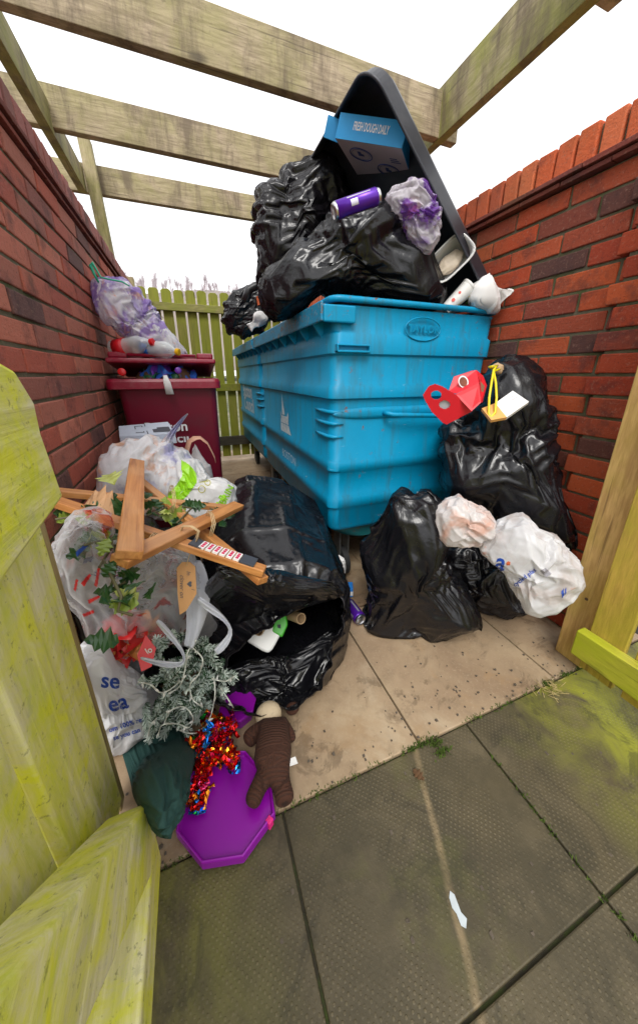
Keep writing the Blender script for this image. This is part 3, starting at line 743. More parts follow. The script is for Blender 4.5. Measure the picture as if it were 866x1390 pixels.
    for (cx,cy) in ((X0+.12,y0+.14),(X1-.2,y0+.14),(X0+.12,y1-.17),(X1-.2,y1-.17)):
        m=MB(); m.box((cx-.05,cy-.05,zl-.045),(cx+.05,cy+.05,zl-.002)); m.box((cx-.028,cy-.045,.07),(cx-.020,cy+.03,zl-.04)); m.box((cx+.020,cy-.045,.07),(cx+.028,cy+.03,zl-.04)); m.lathe((cx-.034,cy-.02,.08),(1,0,0),[(0,.01),(.068,.01)],10)
        cs_=m.build('castor',STL,t)
        MB().lathe((cx-.019,cy-.02,.08),(1,0,0),[(0,.06),(.004,.078),(.034,.078),(.038,.06)],24).build('wheel',RUB,cs_,smooth=True).modifiers.new('e','EDGE_SPLIT')
    textfn(t,y0)
    return t
def txtA(t,y0):
    # raised oval maker's plate and letters on the end, white stencils on the long side
    c=ony(572,447,YF); m=MB(); P=[]
    K=40; ring=[]
    for k in range(K): a=2*math.pi*k/K; ring.append((c.x+.092*math.cos(a),y0-.0125,c.z+.046*math.sin(a)))
    m.tube(ring,.0028,6,closed=True); m.build('raised_oval',BL,t,smooth=True)
    V,Fc=text2d('TAYLOR',.043,True); m=MB(); n=len(V)
    m.add([(c.x+a,y0-.0175,c.z+b) for a,b in V]+[(c.x+a,y0-.010,c.z+b) for a,b in V],Fc+[tuple(x+n for x in f) for f in Fc]); m.build('raised_lettering',BL,t)
    zz=lambda px,py: onx(px,py,X0)
    m=MB(); 
    def sil(L): 
        Vs=[zz(a,b) for a,b in L]; m.add([Vector((X0-.0014,v.y,v.z)) for v in Vs],[tuple(range(len(L)))])
    sil([(382.5,533),(384.5,548),(387,563),(383.2,562)]); sil([(381.6,563),(391.5,566),(392,577),(381.5,572)])
    sil([(381.6,566),(380.9,557),(383,565)]); sil([(389.7,566),(390.8,559),(392,567)])
    sil([(381.5,573),(392.2,578),(396,594),(382,583.5)]); 
    m.build('church_tower_stencil',WH,t)
    m=MB(); p=zz(384,610); text_on(m,'BOSTON',(X0-.001,p.y-.15,p.z-.02),(0,-1,0),(0,0,1),.078,.0012,False); text_on(m,'BOR',(X0-.001,p.y-.10,p.z-.095),(0,-1,0),(0,0,1),.078,.0012); m.build('stencil_lettering',WH,t)
def txtB(t,y0):
    m=MB(); p=onx(336,531,X0); q=onx(338,548,X0)
    text_on(m,'Boston',(X0-.001,p.y,p.z),(0,-1,0),(0,0,1),.19,.0015,True); text_on(m,'Council',(X0-.001,q.y,q.z-.01),(0,-1,0),(0,0,1),.19,.0015,True); m.build('stencil_lettering',WH,t)
binA=steel_bin(YF,2.70,'bright blue steel bin with open black lid and rubbish heaped above its rim',txtA)
steel_bin(2.79,4.02,'blue steel bin farther back against the green fence, lettered in white',txtB)
for o in COL.objects:
    if o.get('group'): o['group']='steel waste containers in a row'

# black plastic lid, thrown open
LID=plain('lid_plastic',(.022,.023,.030),.38,.25,8,.15,dirt=((.05,.05,.055),20,.5))
LIDG=plain('lid_edge_plastic',(.040,.042,.055),.42,.2,12,.1)
hg=Vector((1.392,YF,1.415)); ux=(ony(519,62,YF)-hg); LL=ux.length; ux.normalize(); nin=Vector((-ux.z,0,ux.x)); 
if nin.z>0: nin=-nin
Wd=1.36
def lp(u,y,w): return hg+ux*u+Vector((0,y,0))+nin*w
def lring(ins,w,r):
    P=rrect(0+ins,LL-ins,0+ins,Wd-ins,max(.02,r-ins)); return [lp(a,b,w) for a,b in P]
def lring2(ins,w):
    P=[]
    r1,r2=.03,.085
    x0,x1,y0,y1=ins,LL-ins,ins,Wd-ins
    for cx,cy,a0,r in ((x1-r2,y0+r2,-90,r2),(x1-r2,y1-r2,0,r2),(x0+r1,y1-r1,90,r1),(x0+r1,y0+r1,180,r1)):
        for k in range(9):
            a=R(a0+90*k/8); P.append(lp(cx+(r-ins*.0)*math.cos(a),cy+r*math.sin(a),w))
    return P
prof=[(-.006,.074),(-.006,.068),(.0,.062),(.004,.02),(.016,.004),(.04,-.004),(.12,-.014),(.24,-.02),(.38,-.024)]
V=[];n=None
for ins,wv in prof:
    q=lring2(ins,wv); n=len(q); V+=q
Fc=[(i*n+k,i*n+(k+1)%n,(i+1)*n+(k+1)%n,(i+1)*n+k) for i in range(len(prof)-1) for k in range(n)]+[tuple((len(prof)-1)*n+k for k in range(n))]
t=mesh('lid',V,Fc,LID,binA,True,solid=.006)
m=MB(); q=lring2(-.006,.072); m.tube(q,.005,8,closed=True); m.build('lid_lip',LIDG,t,smooth=True)
for yy in (.2,.68,1.16): MB().bar(lp(-.03,yy,.03),lp(.05,yy,.02),.06,.02,(0,1,0)).build('hinge',STL,t,bevel=.003)
# ================================================================== burgundy wheelie bin
BG=plain('wheelie_plastic',(.17,.004,.022),.40,.12,6,.12,dirt=((.10,.02,.03),9,.5)); BGR=plain('wheelie_rim_plastic',(.27,.007,.030),.33,.12,9,.1,dirt=((.30,.12,.12),30,.35))
wx0,wx1,wy=-.405,.165,1.98
t=empty('wheelie_bin',(-.12,wy+.1,0),'burgundy wheelie bin with overfilled lid ajar, beside the left brick wall','wheelie bin')
V=[];lv=[(.04,.055,.12),(.12,.042,.09),(.5,.034,.05),(.93,.016,.02),(.985,.010,.012)]
for z_,ix,iy in lv: V+=[(a,b,z_) for a,b in rrect(wx0+.03+ix,wx1-.018-ix*.4,wy+.02+iy,2.62-ix,.04)]
n=28; Fc=[(i*n+k,i*n+(k+1)%n,(i+1)*n+(k+1)%n,(i+1)*n+k) for i in range(len(lv)-1) for k in range(n)]+[tuple(reversed(range(n)))]
mesh('body',V,Fc,BG,t,True).modifiers.new('e','EDGE_SPLIT').split_angle=R(55)
m=MB(); A=rrect(wx0,wx1,wy,2.66,.035); Bq=rrect(wx0+.05,wx1-.05,wy+.05,2.6,.03); nn=len(A)
z0,z1=.975,1.028
m.add([(a,b,z0) for a,b in A]+[(a,b,z1-.016) for a,b in A]+[(a*1.0+.0,b+.008,z1) for a,b in rrect(wx0+.008,wx1-.008,wy+.0,2.652,.03)]+[(a,b,z1) for a,b in Bq]+[(a,b,z0-.0) for a,b in Bq],
 [(i*nn+k,i*nn+(k+1)%nn,(i+1)*nn+(k+1)%nn,(i+1)*nn+k) for i in range(4) for k in range(nn)]+[(4*nn+k,4*nn+(k+1)%nn,(k+1)%nn,k) for k in range(nn)])
m.build('rim',BGR,t,bevel=.003)
# lid, raised at the front by the rubbish
def wl(x,y,z): # hinge at y=2.63,z=1.04, opened by 9 degrees
    a=R(-7.5); dy=y-2.63; dz=z-1.035
    return Vector((x,2.63+dy*math.cos(a)-dz*math.sin(a)*-1*-1, 1.035+dy*math.sin(a)+dz*math.cos(a)))
def wlb(m,a,b):
    x0,y0,z0=a;x1,y1,z1=b
    V=[(x0,y0,z0),(x1,y0,z0),(x1,y1,z0),(x0,y1,z0),(x0,y0,z1),(x1,y0,z1),(x1,y1,z1),(x0,y1,z1)]
    m.add([wl(*v) for v in V],[(0,3,2,1),(4,5,6,7),(0,1,5,4),(1,2,6,5),(2,3,7,6),(3,0,4,7)])
m=MB(); lx0,lx1=wx0+.012,wx1-.012
wlb(m,(lx0,wy+.045,1.030),(lx1,2.63,1.056)); wlb(m,(lx0+.012,wy+.060,1.0562),(lx0+.10,2.6,1.088)); wlb(m,(lx1-.10,wy+.060,1.0562),(lx1-.012,2.6,1.088)); wlb(m,(lx0+.101,wy+.085,1.0562),(lx1-.101,2.6,1.074))
m.build('lid',BGR,t,bevel=.010)
m=MB().tube([wl(lx0+.105,wy+.052,1.07),wl(lx1-.105,wy+.052,1.07)],.009,8).build('lid_grip',BGR,t,smooth=True)
for sx in (wx0+.03,wx1-.06): MB().lathe((sx,2.60,.10),(1,0,0),[(0,.07),(.005,.10),(.04,.10),(.045,.07)],24).build('wheel',RUB,t,smooth=True)
m=MB(); p=ony(255,578,wy+.055); q=ony(255,590,wy+.055)
text_on(m,'Boston',(p.x,wy+.040,p.z),(1,0,0),(0,0,1),.078,.002,True,align='RIGHT'); text_on(m,'Council',(p.x,wy+.058,p.z-.07),(1,0,0),(0,0,1),.078,.002,True,align='RIGHT')
m.build('white_lettering',plain('white_print',(.75,.74,.76),.5),t)
# ================================================================== rubbish bags
BK=m_black('black_refuse_film'); BK2=m_black('black_refuse_film_thick',(.008,.007,.009),.22,.8)
def gpl(px,py,z=0.,n=None):   # plane through the point where pixel meets height z, facing the viewer horizontally
    p=onz(px,py,z); return p,(n or hdir(px,py))
def knot(name,c,ax,mat,parent,s=.03,seed=1,fan=True):
    """gathered neck of a bag: pleated cone opening into a frill"""
    rg=random.Random(seed); m=MB(); c=Vector(c); ax=Vector(ax).normalized(); u=ax.orthogonal().normalized(); w=ax.cross(u)
    prof=[(-1.2,1.5),(-.6,.9),(0,.42),(.35,.40),(.9,.8),(1.7,1.35),(2.4,1.6)]; K=44
    ph=[rg.random()*6.28 for _ in range(4)]; V=[]
    for (h,r) in prof:
        for k in range(K):
            a=2*math.pi*k/K; pl=1+.22*math.sin(11*a+ph[0])*(abs(h)*.5+.25)+.18*math.sin(5*a+ph[1]+h)+.1*math.sin(17*a+ph[2])
            fl=.5*math.sin(3*a+ph[3])*(max(0,h-.5)); V.append(c+ax*s*(h+fl*.35)+(u*math.cos(a)+w*math.sin(a))*s*r*pl)
    n=len(prof); m.add(V,[(i*K+k,i*K+(k+1)%K,(i+1)*K+(k+1)%K,(i+1)*K+k) for i in range(n-1) for k in range(K)])
    return m.build(name,mat,parent,smooth=True,sub=1,solid=.0012)

# --- on the ground, right of the bin
p,n=Vector((.80,.895,0)),Vector((.66,.75,0))
bag('rubbish_bag','full black bag slumped upright on the sandy paving beside the purple drink can',
    [(543,667),(556,671),(576,669),(592,682),(607,700),(611,722),(604,748),(616,785),(634,815),(648,847),(600,863),(540,878),(497,881),(494,868),(500,835),(499,800),(494,760),(492,742),(508,712),(526,685)],
    (560,785),p,n,.10,.20,BK,foci=[(545,668),(560,790),(500,878)],g=.17,seed=3,clampf=mkclamp(xmax=1.39),p=2.3,lump=.5,out=.030)
p,n=gpl(690,834)
bag('rubbish_bag','low black bag squashed beneath the white carrier bag at the right',
    [(600,735),(640,738),(690,745),(705,790),(714,828),(690,834),(660,826),(625,810),(600,780),(590,755)],(655,785),p,n,.10,.14,BK2,foci=[(712,830),(640,735)],g=.16,seed=5,clampf=mkclamp(xmax=1.38),p=2.3,lump=.4)
# --- tall bag leaning in the corner
p=ond(690,600,1.62); n=Vector((.74,.67,-.12))
tb,TP,TT=bag('rubbish_bag','tall bulging black bag with yellow drawstring leaning against the brick wall',
    [(668,500),(688,488),(704,489),(722,501),(734,520),(738,545),(745,580),(752,620),(765,680),(773,736),(742,728),(700,712),(655,694),(612,680),(601,650),(598,610),(603,580),(622,560),(640,535)],
    (680,610),p,n,.20,.20,BK,foci=[(680,498),(612,560),(773,735),(742,560)],g=.19,seed=8,clampf=mkclamp(xmax=1.38,zmin=.1),p=2.6,lump=.35,out=.034)
# --- heaped on the bin
p=Vector((.86,1.47,1.40)); n=Vector((.30,.95,0))
mb_,MP,MT=bag('rubbish_bag','big black bag with long creases sprawled over the front rim of the blue bin',
    [(352,396),(362,376),(380,356),(400,336),(425,316),(447,298),(480,290),(520,290),(543,302),(558,326),(580,348),(594,375),(603,400),(596,417),(560,416),(520,410),(470,404),(430,402),(395,420),(366,430),(354,415)],
    (470,355),p,n,.15,.22,BK,foci=[(355,400),(520,292),(602,405)],g=.17,seed=12,clampf=mkclamp(xmax=1.36,zmin=1.2),p=2.4,lump=.45,out=.026)
p=Vector((.66,1.90,1.65)); n=Vector((.25,.97,0))
bag('rubbish_bag','black bag piled highest on the bin, standing up at the left of the open lid',
    [(385,233),(402,226),(425,222),(452,218),(464,235),(470,262),(462,300),(430,330),(395,370),(372,385),(352,388),(348,350),(343,320),(344,290),(350,266),(368,250),(378,247)],(405,300),p,n,.14,.2,BK2,foci=[(455,222),(370,385)],g=.18,seed=15,clampf=mkclamp(zmin=1.2),p=2.4,lump=.5,out=.028)
p=Vector((.62,3.05,1.5)); n=Vector((.2,.98,0))
bag('rubbish_bag','small black bag on the farther blue bin, near the green fence',
    [(304,412),(318,396),(338,388),(356,388),(366,400),(368,430),(356,452),(330,459),(310,452),(302,435)],(334,425),p,n,.12,.16,BK,foci=[(350,390)],g=.16,seed=17,clampf=mkclamp(zmin=1.2),lump=.4)

# --- open black bag in the middle: a tube of film with its mouth towards the viewer
t=empty('open_rubbish_bag',(.2,1.2,0),'large open black bag lying on its side, white bottle and cardboard inside its mouth','rubbish bag')
mouth_px=[(330,872),(346,858),(366,845),(385,832),(404,822),(421,813),(437,809),(452,806),(466,811),(467,826),(463,845),(455,866),(447,885),(443,905),(436,925),(422,941),(406,951),(390,958),(372,963),(355,965),(336,964),(318,961),(302,958),(294,948),(293,930),(297,912),(305,895),(318,882)]
Pm=Vector((.20,.735,.060)); nm_=Vector((-.05,-.86,.52)).normalized()
ring0=[onp(a,b,Pm,nm_) for a,b in mouth_px]
K=96
def resample(P,K):
    P=[Vector(p) for p in P]; n=len(P); L=[0]
    for i in range(n): L.append(L[-1]+(P[(i+1)%n]-P[i]).length)
    out=[]
    for k in range(K):
        s=L[-1]*k/K; i=max(j for j in range(n) if L[j]<=s+1e-9); f=(s-L[i])/(L[i+1]-L[i]+1e-9); out.append(P[i].lerp(P[(i+1)%n],f))
    return out
r0=resample(ring0,K); c0=sum(r0,Vector())/K
r0=[c0+(q_-c0)*(1+.030*math.sin(i_*.55)+.022*math.sin(i_*1.31+1)+.012*math.sin(i_*2.7))+nm_*(.010*math.sin(i_*.8+2)+.006*math.sin(i_*1.9)) for i_,q_ in enumerate(r0)]
for q_ in r0: q_.z=max(q_.z,.006)
ringsC=[]; 
# body silhouettes in the photo, further and further back
sil=[ (Vector((.20,.93,.16)),[(275,880),(290,835),(320,800),(360,770),(410,762),(455,775),(472,800),(474,840),(468,880),(455,918),(430,945),(395,958),(350,962),(305,955),(280,925)]),
      (Vector((.22,1.08,.2)),[(268,860),(272,800),(290,750),(330,722),(390,716),(440,735),(462,765),(472,800),(470,850),(455,890),(425,915),(380,925),(330,925),(290,905)]),
      (Vector((.24,1.28,.24)),[(275,800),(280,740),(300,700),(340,682),(395,684),(438,705),(455,745),(462,790),(450,820),(410,850),(360,860),(310,850),(285,830)]),
      (Vector((.26,1.48,.28)),[(290,750),(292,700),(310,668),(345,655),(395,664),(428,684),(447,725),(448,760),(410,800),(360,805),(315,795)]),
      (Vector((.25,1.62,.30)),[(310,700),(315,675),(335,662),(370,664),(405,680),(425,705),(428,730),(400,750),(360,755),(325,740)])]
bn=Vector((-.12,-.95,.28)).normalized()
def align(A,c,ref,cr):
    # rotate the ring's start so that it lines up with the mouth
    u=RT; v=UP
    def an(p,cc): d=p-cc; return math.atan2(d.dot(v),d.dot(u))
    th=np.array([an(p,c) for p in A]); o=[]
    tr=[an(p,cr) for p in ref]
    rr=np.array([ (p-c).length for p in A]); k=np.argsort(th)
    P=np.array([list(p) for p in A])[k]; ths=th[k]
    res=[]
    for a in tr: res.append(Vector([float(np.interp(a,ths,P[:,q],period=2*math.pi)) for q in range(3)]))
    return res
allr=[r0]
for (pc,px_) in sil:
    A=resample([onp(a,b,pc,bn) for a,b in px_],K*2); c=sum(A,Vector())/len(A); allr.append(align(A,c,r0,c0))
# interpolate rings
fine=[]
for a,b in zip(allr[:-1],allr[1:]):
    for q in range(8):
        f=q/8; fine.append([x.lerp(y,f) for x,y in zip(a,b)])
last=allr[-1]; cl=sum(last,Vector())/K
for q in range(9):
    a=q/8*math.pi/2; fine.append([cl+(x-cl)*max(.04,math.cos(a))+Vector((0,.09*math.sin(a),.02*math.sin(a))) for x in last])
V=np.array([list(x) for r_ in fine for x in r_]); nr=len(fine)
T=[]
for i in range(nr-1):
    for k in range(K):
        a,b,c,d=i*K+k,i*K+(k+1)%K,(i+1)*K+(k+1)%K,(i+1)*K+k
        T+= [(a,b,c),(a,c,d)] if (i+k)%2 else [(a,b,d),(b,c,d)]
T=np.array(T)
N=vnormals(V,T)
if ((V-V.mean(0))*N).sum()<0: T=T[:,::-1]
V[:,2]=np.maximum(V[:,2],.004)
fo=[tuple(ond(355,700,1.7)),tuple(ond(455,812,1.0)),tuple(ond(300,955,.9))]
cf=mkclamp(zmin=.004); B0=V.copy()
P=film(V,B0,B0,T,fo,0,110,.034,.03,21,.06,cf,.07)
n1=len(P); P,T2=subdiv(P,T); B1_,_=subdiv(B0,T); T=T2
P=film(P,B1_,B1_,T,fo,0,90,.038,.034,22,.045,cf,.075)
OBV,OBT=P,T
sh=mesh('bag_film',P,T,BK,t,True,0,solid=.002); fold_attr(sh,P,fo)
# folded collar of film along the mouth
cr=[r0[k]+Vector((0,.004,0)) for k in range(K)]; m=MB(); V=[]
for j,(s_,o) in enumerate(((0,0),(1.012,-.006),(1.02,-.018),(1.0,-.03),(.97,-.034))):
    for k in range(K):
        d=(r0[k]-c0); wv=.006*math.sin(k*.9)+.004*math.sin(k*2.3+1)
        q=c0+d*(s_ if s_ else 1.0)+nm_*(-o*(-1)+wv*j*.5)*(-1); q.z=max(q.z,.004); V.append(q)
m.add(V,[(i*K+k,i*K+(k+1)%K,(i+1)*K+(k+1)%K,(i+1)*K+k) for i in range(4) for k in range(K)])
m.build('folded_collar',BK2,t,smooth=True,sub=1,solid=.0015)
bag('highlight_fold','',[(303,915),(340,900),(380,893),(420,880),(452,862),(455,885),(438,925),(400,948),(350,957),(312,950)],(385,920),Vector((.2,.86,.06)),Vector((.05,.86,-.52)),.03,.04,BK,foci=[(455,862),(310,945),(400,890)],g=.24,seed=26,level=5,parent=t,lump=.6)  # extra lump of film added inside the mouth to catch highlights
# raised torn flap of film above the mouth
bag('film_fold','',[(275,800),(300,770),(345,778),(400,790),(450,795),(468,806),(440,812),(415,818),(380,834),(340,862),(318,880),(296,888),(280,860)],(360,815),Vector((.2,.89,.30)),Vector((.2,.8,.5)),.035,.05,BK,foci=[(466,806),(330,860)],g=.2,seed=25,level=5,parent=t,lump=.5)
bag('gathered_neck','',[(318,655),(335,648),(360,650),(385,655),(398,668),(380,682),(345,688),(322,680)],(355,668),Vector((.16,1.62,.52)),Vector((.1,.9,.3)),.05,.06,BK2,foci=[(395,672)],g=.22,seed=27,level=4,parent=t,lump=.5)

# --- black bag under the heap on the left, mostly hidden
p=Vector((-.22,1.15,.25)); n=Vector((-.1,.98,0))
bag('rubbish_bag','dark bag buried under the wooden star against the left brick wall',
    [(70,760),(120,720),(200,712),(262,730),(285,790),(290,860),(270,920),(200,960),(120,920),(80,850)],(180,830),p,n,.16,.22,BK2,foci=[(200,712)],g=.12,seed=31,clampf=mkclamp(xmin=-.40,xmax=.12),lump=.4)

# ---------------- pale carrier bags
F1=m_film('white_carrier_film',(.84,.80,.79),.80,.26,.28,[((.80,.50,.40),7,.48,.64)])
p,n=ond(630,710,1.28),Vector((.62,.78,-.1))
bag('carrier_bag','small pinkish white carrier bag on top of the squashed black bag',
    [(588,706),(592,692),(606,680),(623,675),(640,684),(660,696),(670,708),(668,725),(650,737),(625,741),(604,737),(592,724)],(630,708),p,n,.075,.09,F1,foci=[(622,676),(668,722)],g=.07,seed=41,lump=.35,cat='carrier bag')
F2=m_film('printed_carrier_film',(.84,.84,.86),.78,.24,.28,[((.66,.60,.58),7,.5,.64),((.80,.45,.35),11,.64,.72)])
p,n=ond(715,765,1.36),Vector((.72,.69,-.12))
wb,WPv,WTt=bag('carrier_bag','large white carrier bag with blue print wedged below the tall black bag',
    [(652,737),(668,720),(690,706),(706,702),(728,716),(752,730),(770,748),(784,765),(786,783),(774,802),(752,818),(728,826),(712,822),(698,800),(684,775),(668,756)],(722,768),p,n,.10,.10,F2,foci=[(655,735),(786,780),(705,703)],g=.075,seed=43,clampf=mkclamp(xmax=1.38),lump=.35,cat='carrier bag')
BLU=plain('blue_print',(.012,.06,.36),.4,.1,20); RDP=plain('orange_print',(.65,.14,.05),.4,.1,20)
tr=bvh(WPv,WTt); m=MB(); V,Fc=text2d('a',1,True,cuts=2); drape(m,V,Fc,(680,764),R(-18),32,tr,.003)
V,Fc=text2d('cycled plas',1,True,cuts=1); drape(m,V,Fc,(712,784),R(37),8.5,tr,.003)
m.build('blue_lettering',BLU,wb)
m=MB(); K_=[(690+3*math.cos(a/8*6.28),765+3*math.sin(a/8*6.28)) for a in range(8)]; patch_px(m,K_,tr,.003,.8); m.build('orange_dot',RDP,wb)
m=MB(); patch_px(m,[(733,775),(741,771),(749,779),(741,784)],tr,.003,.8); m.build('barcode_patch',plain('barcode_grey',(.28,.27,.30),.5,.5,300),wb)
m=MB(); patch_px(m,[(762,803),(765,799),(766,808),(763,812)],tr,.003,.8); patch_px(m,[(767,800),(769,797),(769,805),(767,808)],tr,.003,.8); m.build('blue_mark',BLU,wb)

# clear bag with purple wrappers, by the pizza box
PW=m_film('purple_mottle_film',(.78,.74,.80),.62,.22,.6,[((.20,.06,.42),7,.46,.56),((.72,.25,.38),9,.60,.70)])
p,n=ond(563,295,1.72),Vector((.35,.9,.2))
bag('clear_bag','clear bag of purple wrappers, sitting in the lid behind the drink can',
    [(527,268),(536,256),(556,245),(574,250),(586,264),(594,285),(596,308),(590,328),(580,342),(566,338),(552,322),(546,300),(530,285)],(565,292),p,n,.06,.07,PW,foci=[(528,270),(580,342)],g=.18,seed=51,lump=.4,cat='clear bag',clampf=mkclamp(zmin=1.2))
# the mixed wrappers inside
def junk(name,label,cat,c,rad,cols,seed,n=26,size=.04,group=None):
    rg=random.Random(seed); c=Vector(c); t=empty(name,c,label,cat,group)
    for ci,cm in enumerate(cols):
        m=MB()
        for _ in range(n//len(cols)+1):
            d=Vector((rg.gauss(0,1),rg.gauss(0,1),rg.gauss(0,1))).normalized()*rg.random()**.4
            q=c+Vector((d.x*rad[0],d.y*rad[1],d.z*rad[2])); a=Vector((rg.gauss(0,1),rg.gauss(0,1),rg.gauss(0,1))).normalized(); b=a.orthogonal().normalized(); e=a.cross(b); s=size*rg.uniform(.6,1.3)
            V=[];G=4
            for i in range(G+1):
                for j in range(G+1): V.append(q+a*(i/G-.5)*s*1.5+b*(j/G-.5)*s+e*rg.uniform(-.25,.25)*s)
            m.add(V,[(i*(G+1)+j,(i+1)*(G+1)+j,(i+1)*(G+1)+j+1,i*(G+1)+j+1) for i in range(G) for j in range(G)])
        m.build('crumpled_wrappers',cm,t,smooth=True,solid=.0008)
    return t
PURP=plain('purple_wrapper',(.14,.03,.33),.35,.3,12); PINK=plain('pink_wrapper',(.6,.12,.25),.4,.3,12); REDW=plain('red_wrapper',(.6,.02,.02),.35,.2,12); ORG=plain('orange_wrapper',(.7,.25,.06),.4,.3,12); WHT=plain('white_paper',(.74,.73,.72),.6,.1,12,.2); BLW=plain('blue_wrapper',(.03,.12,.5),.35,.2,12); LIL=plain('lilac_wrapper',(.42,.34,.6),.4,.2,12); CRD=plain('cardboard',(.40,.27,.15),.75,.15,12,.3)
junk('loose_wrappers','purple and pink wrappers bunched inside the clear bag in the lid','wrappers',ond(566,298,1.74),(.045,.035,.075),[PURP,PINK,WHT],61,24)

# white bag standing on the wheelie bin against the wall
WB=m_film('tall_clear_sack_film',(.90,.90,.94),.74,.26,.6,[((.36,.24,.62),5.5,.44,.58),((.85,.48,.38),9,.58,.68),((.95,.95,.97),14,.55,.62)])
p,n=Vector((-.17,2.13,1.25)),Vector((-.05,.99,-.1))
sk,SP,ST_=bag('recycling_sack','tall translucent white sack with green ties leaning on the left wall above the wheelie bin',
    [(127,392),(131,383),(146,380),(165,380),(185,392),(203,410),(218,432),(235,455),(248,475),(256,487),(240,490),(212,489),(186,472),(160,450),(140,430),(128,408)],(188,440),p,n,.10,.12,WB,foci=[(130,380),(190,470)],g=.17,seed=71,clampf=mkclamp(xmin=-.405,zmin=1.08),p=2.2,lump=.3,cat='sack')
junk('loose_wrappers','purple plastic and pale wrappers packed inside the tall translucent sack','wrappers',ony(188,437,2.14),(.09,.04,.10),[LIL,PURP,WHT,WHT,PINK],62,50,.055)
GRN=plain('green_tie',(.02,.42,.25),.4,.1,20)
m=MB(); m.tube([ony(a,b,2.02) for a,b in ((134,383),(128,372),(123,360),(125,356),(130,364),(137,376),(150,379),(166,382),(176,388))],[.004,.006,.008,.007,.005,.004,.004,.004,.003],7); m.build('green_tie',GRN,sk,smooth=True)

# heap at the left: translucent tied bag and green white carrier
WC=m_film('thin_white_film',(.90,.90,.92),.80,.25,.65,[((.80,.50,.36),8,.52,.64),((.45,.45,.70),7,.53,.64)])
p,n=Vector((-.17,1.42,.60)),Vector((-.05,.95,-.3))
tw,TWP,TWT=bag('carrier_bag','thin white carrier bag with long twisted handle lying in front of the wheelie bin',
    [(137,640),(140,622),(155,607),(178,598),(205,596),(232,600),(250,612),(262,628),(264,650),(250,680),(228,700),(195,705),(160,690),(142,665)],(200,648),p,n,.15,.16,WC,foci=[(235,600),(200,700)],g=.15,seed=81,clampf=mkclamp(xmin=-.405),lump=.35,cat='carrier bag',out=.03)
m=MB(); V=[]; path=[(222,628),(222,612),(226,600),(233,588),(242,576),(250,566),(255,561)]; wd=[30,22,13,8,6,4,1.5]
for k,((a,b),w_) in enumerate(zip(path,wd)):
    for j in range(7):
        f=j/6-.5; V.append(ond(a+w_*f*.9,b+w_*f*.45,1.42+.03*math.sin(j*2.4+k*.7)))
m.add(V,[(i*7+j,(i+1)*7+j,(i+1)*7+j+1,i*7+j+1) for i in range(len(path)-1) for j in range(6)]); m.build('twisted_handle',WC,tw,smooth=True,sub=1,solid=.001)
GC=m_film('glossy_white_carrier_film',(.84,.84,.84),.93,.28,.45)
p,n=Vector((.0,1.30,.50)),Vector((.25,.9,-.35))
gc,GP,GT=bag('carrier_bag','white carrier bag with a lime green band lying behind the wooden star',
    [(237,640),(248,628),(264,626),(274,640),(284,652),(302,652),(318,662),(317,680),(306,700),(286,712),(250,712),(218,704),(205,690),(215,665)],(262,672),p,n,.10,.12,GC,foci=[(245,630),(315,665)],g=.17,seed=83,lump=.3,cat='carrier bag')
tr=bvh(GP,GT); LIM=plain('lime_print',(.28,.62,.01),.32,.12,20,clearcoat=0) if False else plain('lime_print',(.28,.62,.01),.32,.12,20); OLI=plain('ochre_print',(.42,.40,.06),.4,.1,20)
m=MB(); patch_px(m,[(246,624),(256,630),(267,642),(267,655),(258,668),(244,684),(238,700),(225,692),(212,688),(226,672),(240,658),(247,646)],tr,.0022,1.1); m.build('lime_band',LIM,gc)
m=MB(); V,Fc=text2d('BRIN',1,True,cuts=2); drape(m,V,Fc,(308,672),R(62),13,tr,.0025); V,Fc=text2d('ER B',1,True,cuts=2); drape(m,V,Fc,(298,683),R(62),12,tr,.0025); m.build('lime_lettering',LIM,gc)
m=MB()
for (cx_,cy_,r_) in ((274,664,5.2),(282,655,4.2)):
    rg_=[];Fc=[]
    for k in range(20):
        a=k/20*6.283; rg_+= [(math.cos(a)*r_,math.sin(a)*r_),(math.cos(a)*(r_-1.1),math.sin(a)*(r_-1.1))]
    Fc=[(2*k,2*((k+1)%20),2*((k+1)%20)+1,2*k+1) for k in range(20)]; drape(m,rg_,Fc,(cx_,cy_),0,1,tr,.0025)
V=[(0,0),(.8,0),(9,9),(8,9)]; drape(m,V,[(0,1,2,3)],(271,661),0,1,tr,.0025); drape(m,[(0,0),(12,1.5),(12,2.5),(0,1)],[(0,1,2,3)],(271,655),0,1,tr,.0025); m.build('bicycle_print',OLI,gc)

# clear carrier with red inside, hanging open over the heap
CC=m_film('clear_grey_film',(.82,.82,.84),.22,.22,.6,[((.75,.06,.04),7,.60,.64),((.03,.10,.55),9,.64,.68)])
p,n=Vector((-.20,.88,.40)),Vector((-.12,.92,.32))
cb,CPv,CTt=bag('carrier_bag','crinkled translucent grey carrier bag hanging below the wooden star',
    [(85,745),(100,722),(125,715),(165,735),(215,748),(255,758),(278,785),(296,830),(300,858),(270,878),(235,868),(208,888),(190,905),(196,942),(178,938),(150,905),(120,870),(100,825),(82,790)],(180,820),p,n,.045,.10,CC,foci=[(240,765),(205,875),(100,722)],g=.22,seed=91,clampf=mkclamp(xmin=-.40),lump=.4,cat='carrier bag',out=.03)
tr=bvh(CPv,CTt); m=MB(); m2=MB()
for pl_ in ([(110,792),(121,779),(124,781),(114,797)],[(119,815),(135,808),(136,811),(121,820)],[(128,795),(133,770),(136,771),(132,797)],[(112,834),(127,828),(128,832),(114,838)],[(100,800),(103,786),(106,787),(103,803)]): patch_px(m,pl_,tr,.003,1.)
for pl_ in [[(100,752),(116,738),(119,741),(102,759)]]: patch_px(m2,pl_,tr,.003,1.)
